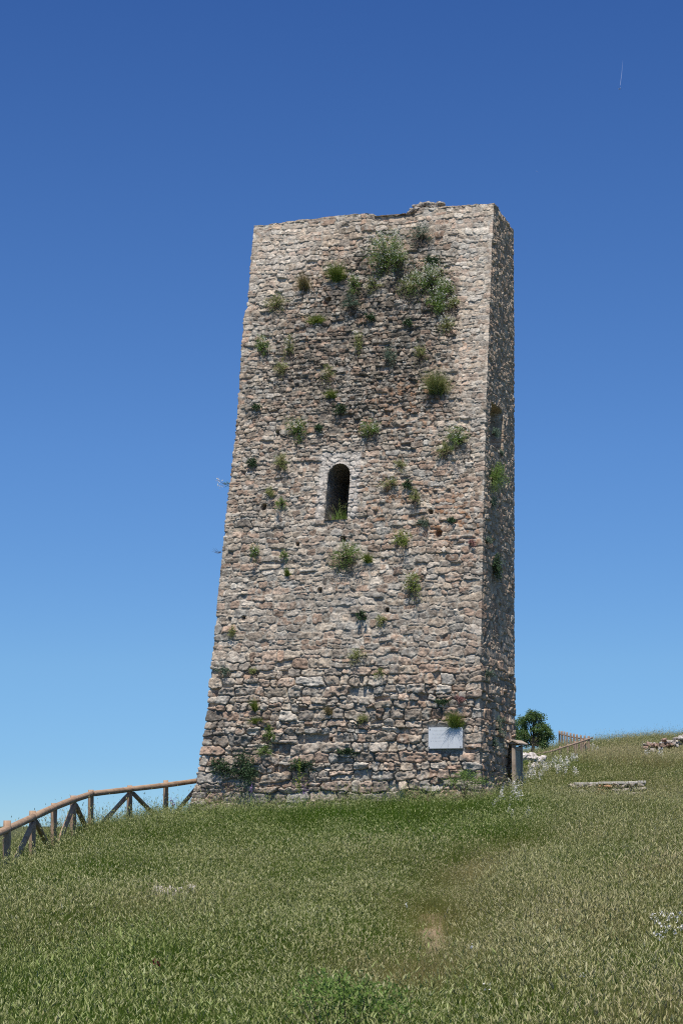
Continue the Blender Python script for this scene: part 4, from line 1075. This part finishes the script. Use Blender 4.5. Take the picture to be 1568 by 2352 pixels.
def tuft_mesh(seed, nbl, nst, hb, hs, rad=.24, bw=.0036, hsc=1.0):
    rg = np.random.default_rng(seed)
    r0 = rg.normal(size=(nbl, 3)) * rad * .6; r0[:, 2] = -.03; L = hb * rg.uniform(.45, 1.1, nbl); a = rg.normal(0, .3, (nbl, 2)) + np.array([.06, 0])
    tip = r0 + np.stack([a[:, 0] * L, a[:, 1] * L, L], 1); bend = np.stack([-a[:, 0] * L * .12, -a[:, 1] * L * .12, L * .05], 1)
    V1, F1_ = blades_np(r0, tip, bend, bw * rg.uniform(.7, 1.5, nbl), 3, rg)
    s0 = rg.normal(size=(nst, 3)) * rad * .6; s0[:, 2] = -.03; L = hs * rg.uniform(.5, 1.22, nst); a = rg.normal(0, .2, (nst, 2)) + np.array([.05, 0])
    tp = s0 + np.stack([a[:, 0] * L, a[:, 1] * L, L], 1)
    V2, F2_ = blades_np(s0, tp, np.zeros((nst, 3)), np.full(nst, .0028), 2, rg); V2[:, :] = V2
    d = np.stack([a[:, 0] * 1.5 + rg.normal(0, .36, nst) + .15, a[:, 1] * 1.5 + rg.normal(0, .3, nst), rg.uniform(.65, 1.2, nst)], 1); d /= np.linalg.norm(d, axis=1)[:, None]
    hl = rg.uniform(.018, .042, nst) * hsc; V3_, F3_ = head_np(tp, d, hl, hl * rg.uniform(.09, .14, nst), rg)
    Vg, Fg = merge([(V1, F1_), (V2, F2_)]); Va, Fa = merge([(Vg, Fg), (V3_, F3_)])
    mi = np.concatenate([np.zeros(len(Fg), int), np.ones(len(F3_), int)])
    return mesh_np('grass_tuft', Va, Fa, None, None, False, link=False, mats=[M_blade, M_head], midx=mi)
kinds = bpy.data.collections.new('grass_kinds')
K = []
for s in range(5): K.append(tuft_mesh(100 + s, 95, (30, 44, 56, 34, 62)[s], .27, (.45, .42, .40, .50, .38)[s]))          # seeding grass
for s in range(3): K.append(tuft_mesh(200 + s, 130, 8, .34, .44))          # leafy grass, few heads
for s in range(2): K.append(tuft_mesh(300 + s, 110, 10, .15, .22))           # short grass of the track
for s in range(2): K.append(tuft_mesh(400 + s, 60, 40, .22, .34, .34, .009, 1.5))  # coarse, for the far slope
for s in range(2): K.append(tuft_mesh(500 + s, 40, 16, .30, .68, .3, .004, 1.1))   # tall wispy stems
for i, o in enumerate(K): o.name = 'tuft_%02d' % i; kinds.objects.link(o)
pts = []
rgm = np.random.default_rng(77)
def lowfreq(x, y, s, ph=0.0):
    return (np.sin(x * s * 1.7 + ph + 1.3 * np.sin(y * s * .9 + ph)) + np.sin(y * s * 1.1 + 2.1 + ph + 1.1 * np.sin(x * s * 1.4))) * .5
track = [ray_ground(*a) for a in ((900, 2350), (930, 2300), (960, 2230), (985, 2160), (1005, 2110), (1060, 2060), (1130, 2010), (1200, 1960))]
track = np.array([t_ for t_ in track if t_ is not None])
def dist_track(x, y):
    d = np.full(x.shape, 99.0)
    for a, b in zip(track[:-1], track[1:]):
        ab = b[:2] - a[:2]; t_ = np.clip(((x - a[0]) * ab[0] + (y - a[1]) * ab[1]) / (ab @ ab), 0, 1)
        d = np.minimum(d, np.hypot(x - a[0] - ab[0] * t_, y - a[1] - ab[1] * t_))
    return d
def in_tower(x, y):
    a = fl[40]; b = fr_[40]; c = br[40]
    P = np.stack([x, y], -1) - a; e1 = b - a; e2 = c - b
    s = P @ e1 / (e1 @ e1); t_ = P @ e2 / (e2 @ e2)
    return (s > -.0) & (s < 1.0) & (t_ > -.0) & (t_ < 1.0)
LUSH = [(ray_ground(980, 1965), 1.6, 3.5), (ray_ground(1120, 1890), 1.5, 3.0), (ray_ground(880, 1900), 2.0, 3.0), (ray_ground(1280, 1785), 1.0, 1.6), (ray_ground(760, 2200), .5, 1.0), (ray_ground(1500, 2300), .5, .8), (ray_ground(300, 2290), .6, .8)]
def scatter(n_, y0, y1, m0, m1, sc, coarse):
    Y = np.sqrt(rgm.uniform(y0 ** 2, y1 ** 2, n_)); X = rgm.uniform(m0, m1, n_) * Y
    ok = ~in_tower(X, Y); X = X[ok]; Y = Y[ok]; n_ = len(X)
    Z = ground(X, Y); dt = dist_track(X, Y)
    bare = np.zeros(n_)
    wallx = (np.abs(X - 6.75) < 1.5) & (Y > 44.5) & (Y < 49.3)
    slabx = (np.abs(X - sp[0] - .1) < .4) & (Y > sp[1] - .7) & (Y < sp[1] + .1)
    for q_, rad in zip(BARE, (.22, .34, .24, .16)): bare = np.maximum(bare, .93 * np.exp(-(((X - q_[0]) / rad) ** 2 + ((Y - q_[1] + .5) / (rad * 2.8)) ** 2)))
    keep_ = rgm.uniform(size=n_) > bare * 1.0
    lf = lowfreq(X, Y, .55); lf2 = lowfreq(X, Y, .23, 3.0); lf3 = lowfreq(X, Y, 1.9, 1.0); lf4 = lowfreq(X, Y, 1.05, 5.0)
    short = (smooth(.75, .15, dt + .25 * lf3) * .55 > rgm.uniform(size=n_))
    lush0 = np.zeros(n_)
    for q_, rx_, ry_ in LUSH: lush0 = np.maximum(lush0, np.exp(-((X - q_[0]) / rx_) ** 2 - ((Y - q_[1]) / ry_) ** 2))
    leafy = rgm.uniform(size=n_) < smooth(.1, .9, lf2 * .6 + .5 * lf + .6 * lf4) * .7 + .08 + .25 * lush0
    kind = np.where(leafy, rgm.integers(5, 8, n_), rgm.integers(0, 5, n_))
    kind = np.where(short | wallx | slabx, rgm.integers(8, 10, n_), kind)
    kind = np.where((rgm.uniform(size=n_) < .07) & ~short, rgm.integers(12, 14, n_), kind)
    if coarse: kind = np.where(rgm.uniform(size=n_) < .6, rgm.integers(10, 12, n_), rgm.integers(0, 5, n_))
    if coarse: kind = np.where(rgm.uniform(size=n_) < .10, rgm.integers(12, 14, n_), kind)
    right = X / Y
    lushb = np.zeros(n_)
    for q_, rx_, ry_ in LUSH: lushb = np.maximum(lushb, np.exp(-((X - q_[0]) / rx_) ** 2 - ((Y - q_[1]) / ry_) ** 2))
    dry = np.clip(-.04 + .18 * lf + .30 * lf4 + .16 * lf3 - .4 * lushb + .30 * smooth(.03, .14, right) + .35 * smooth(1.2, .1, dt) + .12 * rgm.normal(size=n_), 0, .9)
    # reddish dry belts seen across the right-hand slope
    pxx, pyy = proj(X, Y, Z + .3)
    belt = np.exp(-((pyy - 1742 + .02 * (pxx - 1400)) / 14) ** 2) * smooth(1310, 1390, pxx)
    dry = np.clip(dry + .6 * belt * (lf3 * .3 + .8), 0, .95)
    lush = np.clip(.10 + .4 * np.where(leafy, 1, 0) + .3 * lf2 + .25 * lf4 + .40 * lushb - dry, 0, 1)
    S_ = sc * rgm.uniform(.62, 1.22, n_) * (1 + .10 * lf + .12 * lf3 + .16 * lf4) * (1 - .36 * smooth(.95, .35, dt + .2 * lf3))
    zs = np.where(pyy > 0, 1.0, 1.0)
    d = np.stack([X, Y, Z, kind, S_, dry, lush, rgm.uniform(0, 6.283, n_)], 1)
    pts.append(d[keep_])
scatter(17500, 8.5, 26, -.46, .46, 1.0, False)
scatter(13500, 26, 47, -.33, .35, 1.05, False)
scatter(10000, 46, 80, .03, .30, 1.2, False)
scatter(9000, 78, 152, .06, .24, 1.45, True)
scatter(1500, 42, 60, -.2, -.05, 1.1, False)
D = np.concatenate(pts)
mp = bpy.data.meshes.new('grass'); mp.vertices.add(len(D)); mp.vertices.foreach_set('co', D[:, :3].astype(np.float32).ravel())
for nm, ty, ar in (('kind_id', 'INT', D[:, 3].astype(np.int32)), ('size', 'FLOAT', D[:, 4]), ('dry', 'FLOAT', D[:, 5]), ('lush', 'FLOAT', D[:, 6]), ('turn', 'FLOAT', D[:, 7] )):
    at = mp.attributes.new(nm, ty, 'POINT'); at.data.foreach_set('value', ar if ty == 'INT' else ar.astype(np.float32))
grass = bpy.data.objects.new('grass', mp); C.objects.link(grass)
tag(grass, 'tall seeding meadow grass covering the slope before the tower', 'grass', kind='stuff')
ng = bpy.data.node_groups.new('meadow', 'GeometryNodeTree')
ng.interface.new_socket('Geometry', in_out='INPUT', socket_type='NodeSocketGeometry'); ng.interface.new_socket('Geometry', in_out='OUTPUT', socket_type='NodeSocketGeometry')
N = ng.nodes; gi = N.new('NodeGroupInput'); gout = N.new('NodeGroupOutput')
m2p = N.new('GeometryNodeMeshToPoints'); iop = N.new('GeometryNodeInstanceOnPoints'); ci = N.new('GeometryNodeCollectionInfo')
ci.inputs[0].default_value = kinds; ci.inputs['Separate Children'].default_value = True; ci.inputs['Reset Children'].default_value = True
def na(nm, ty):
    x = N.new('GeometryNodeInputNamedAttribute'); x.data_type = ty; x.inputs[0].default_value = nm; return x.outputs[0]
cmb = N.new('ShaderNodeCombineXYZ')
Lk = ng.links
Lk.new(gi.outputs[0], m2p.inputs[0]); Lk.new(m2p.outputs[0], iop.inputs['Points']); Lk.new(ci.outputs[0], iop.inputs['Instance'])
iop.inputs['Pick Instance'].default_value = True
Lk.new(na('kind_id', 'INT'), iop.inputs['Instance Index']); Lk.new(na('size', 'FLOAT'), iop.inputs['Scale'])
Lk.new(na('turn', 'FLOAT'), cmb.inputs[2])
e2r = N.new('FunctionNodeEulerToRotation'); Lk.new(cmb.outputs[0], e2r.inputs[0]); Lk.new(e2r.outputs[0], iop.inputs['Rotation'])
Lk.new(iop.outputs[0], gout.inputs[0])
md = grass.modifiers.new('meadow', 'NODES'); md.node_group = ng

# ------------------------------------------------------------------ far sky things
t = NT('vapour'); tr = t.new('ShaderNodeBsdfTransparent'); ms = t.new('ShaderNodeMixShader')
at = t.new('ShaderNodeAttribute', attribute_name='Col'); t.l.new(at.outputs[0], ms.inputs[0]); t.l.new(tr.outputs[0], ms.inputs[1]); t.l.new(t.b.outputs[0], ms.inputs[2]); t.l.new(ms.outputs[0], t.out.inputs[0])
t.b.inputs['Base Color'].default_value = (.85, .88, .92, 1)
p0 = pt(1423, 196, 24000); p1 = pt(1429, 138, 25500)
V, Q, c0, c1 = log_mesh(p0, p1, 3.2, 5.5, 10, 16); ky = np.repeat(np.linspace(.10, .005, 17), 10)[:, None]
ct_ = mesh_np('contrail', V - p0, [Q], t.m, None, True, col=np.repeat(ky, 3, 1)); ct_.location = p0
tag(ct_, 'thin fading vapour trail high in the blue sky', 'contrail')
M_jet = mat_plain('white_metal', (.7, .72, .75), .4)
pj = pt(1422, 204, 24000); jet = empty('airliner', pj); jet.rotation_euler = (R(-15), 0, R(10))
V, Q, c0, c1 = log_mesh((0, -22, 0), (0, 22, 0), 3.0, 1.6, 10, 8); mesh_np('fuselage', V, [Q, c0, c1], M_jet, jet, True)
def wing(sx, name, y, span, ch):
    V = np.array([(sx * 1, y, 0), (sx * 1, y + ch, 0), (sx * span, y + ch + 8, 1), (sx * span, y + ch * .5 + 6, 1)], float)
    V = np.concatenate([V, V + np.array([0, 0, .8])]); Q = np.array([[0, 1, 2, 3], [7, 6, 5, 4], [0, 4, 5, 1], [1, 5, 6, 2], [2, 6, 7, 3], [3, 7, 4, 0]])
    mesh_np(name, V, Q, M_jet, jet)
wing(1, 'wing', -6, 22, 8); wing(-1, 'wing', -6, 22, 8); wing(1, 'tailplane', 15, 8, 4); wing(-1, 'tailplane', 15, 8, 4)
tag(jet, 'tiny white airliner at the lower end of the vapour trail', 'airplane')
pb = pt(1232, 394, 800); bird = empty('bird', pb); bird.rotation_euler = (R(20), R(35), 0)
V = []; Q = []
prof_b = [(-.45, .02), (-.3, .07), (0, .11), (.25, .08), (.38, .05), (.45, .01)]
for y, r_ in prof_b:
    for i in range(8): V.append((r_ * math.cos(i * .785), y, r_ * math.sin(i * .785)))
nbv = len(V); Q = [[k * 8 + i, k * 8 + (i + 1) % 8, k * 8 + 8 + (i + 1) % 8, k * 8 + 8 + i] for k in range(5) for i in range(8)]
for s in (1, -1):
    b_ = len(V); V += [(s * .06, .2, .03), (s * .06, -.1, .03), (s * .55, .0, .2), (s * .55, .18, .2), (s * 1.05, -.12, .12), (s * 1.0, .0, .12)]
    Q += [[b_, b_ + 1, b_ + 2, b_ + 3], [b_ + 3, b_ + 2, b_ + 4, b_ + 5]]
bo = mesh_np('body', np.array(V), np.array(Q), mat_plain('plumage', (.6, .6, .6)), bird, True)
tag(bird, 'pale bird gliding in the sky above the tower right corner', 'bird')
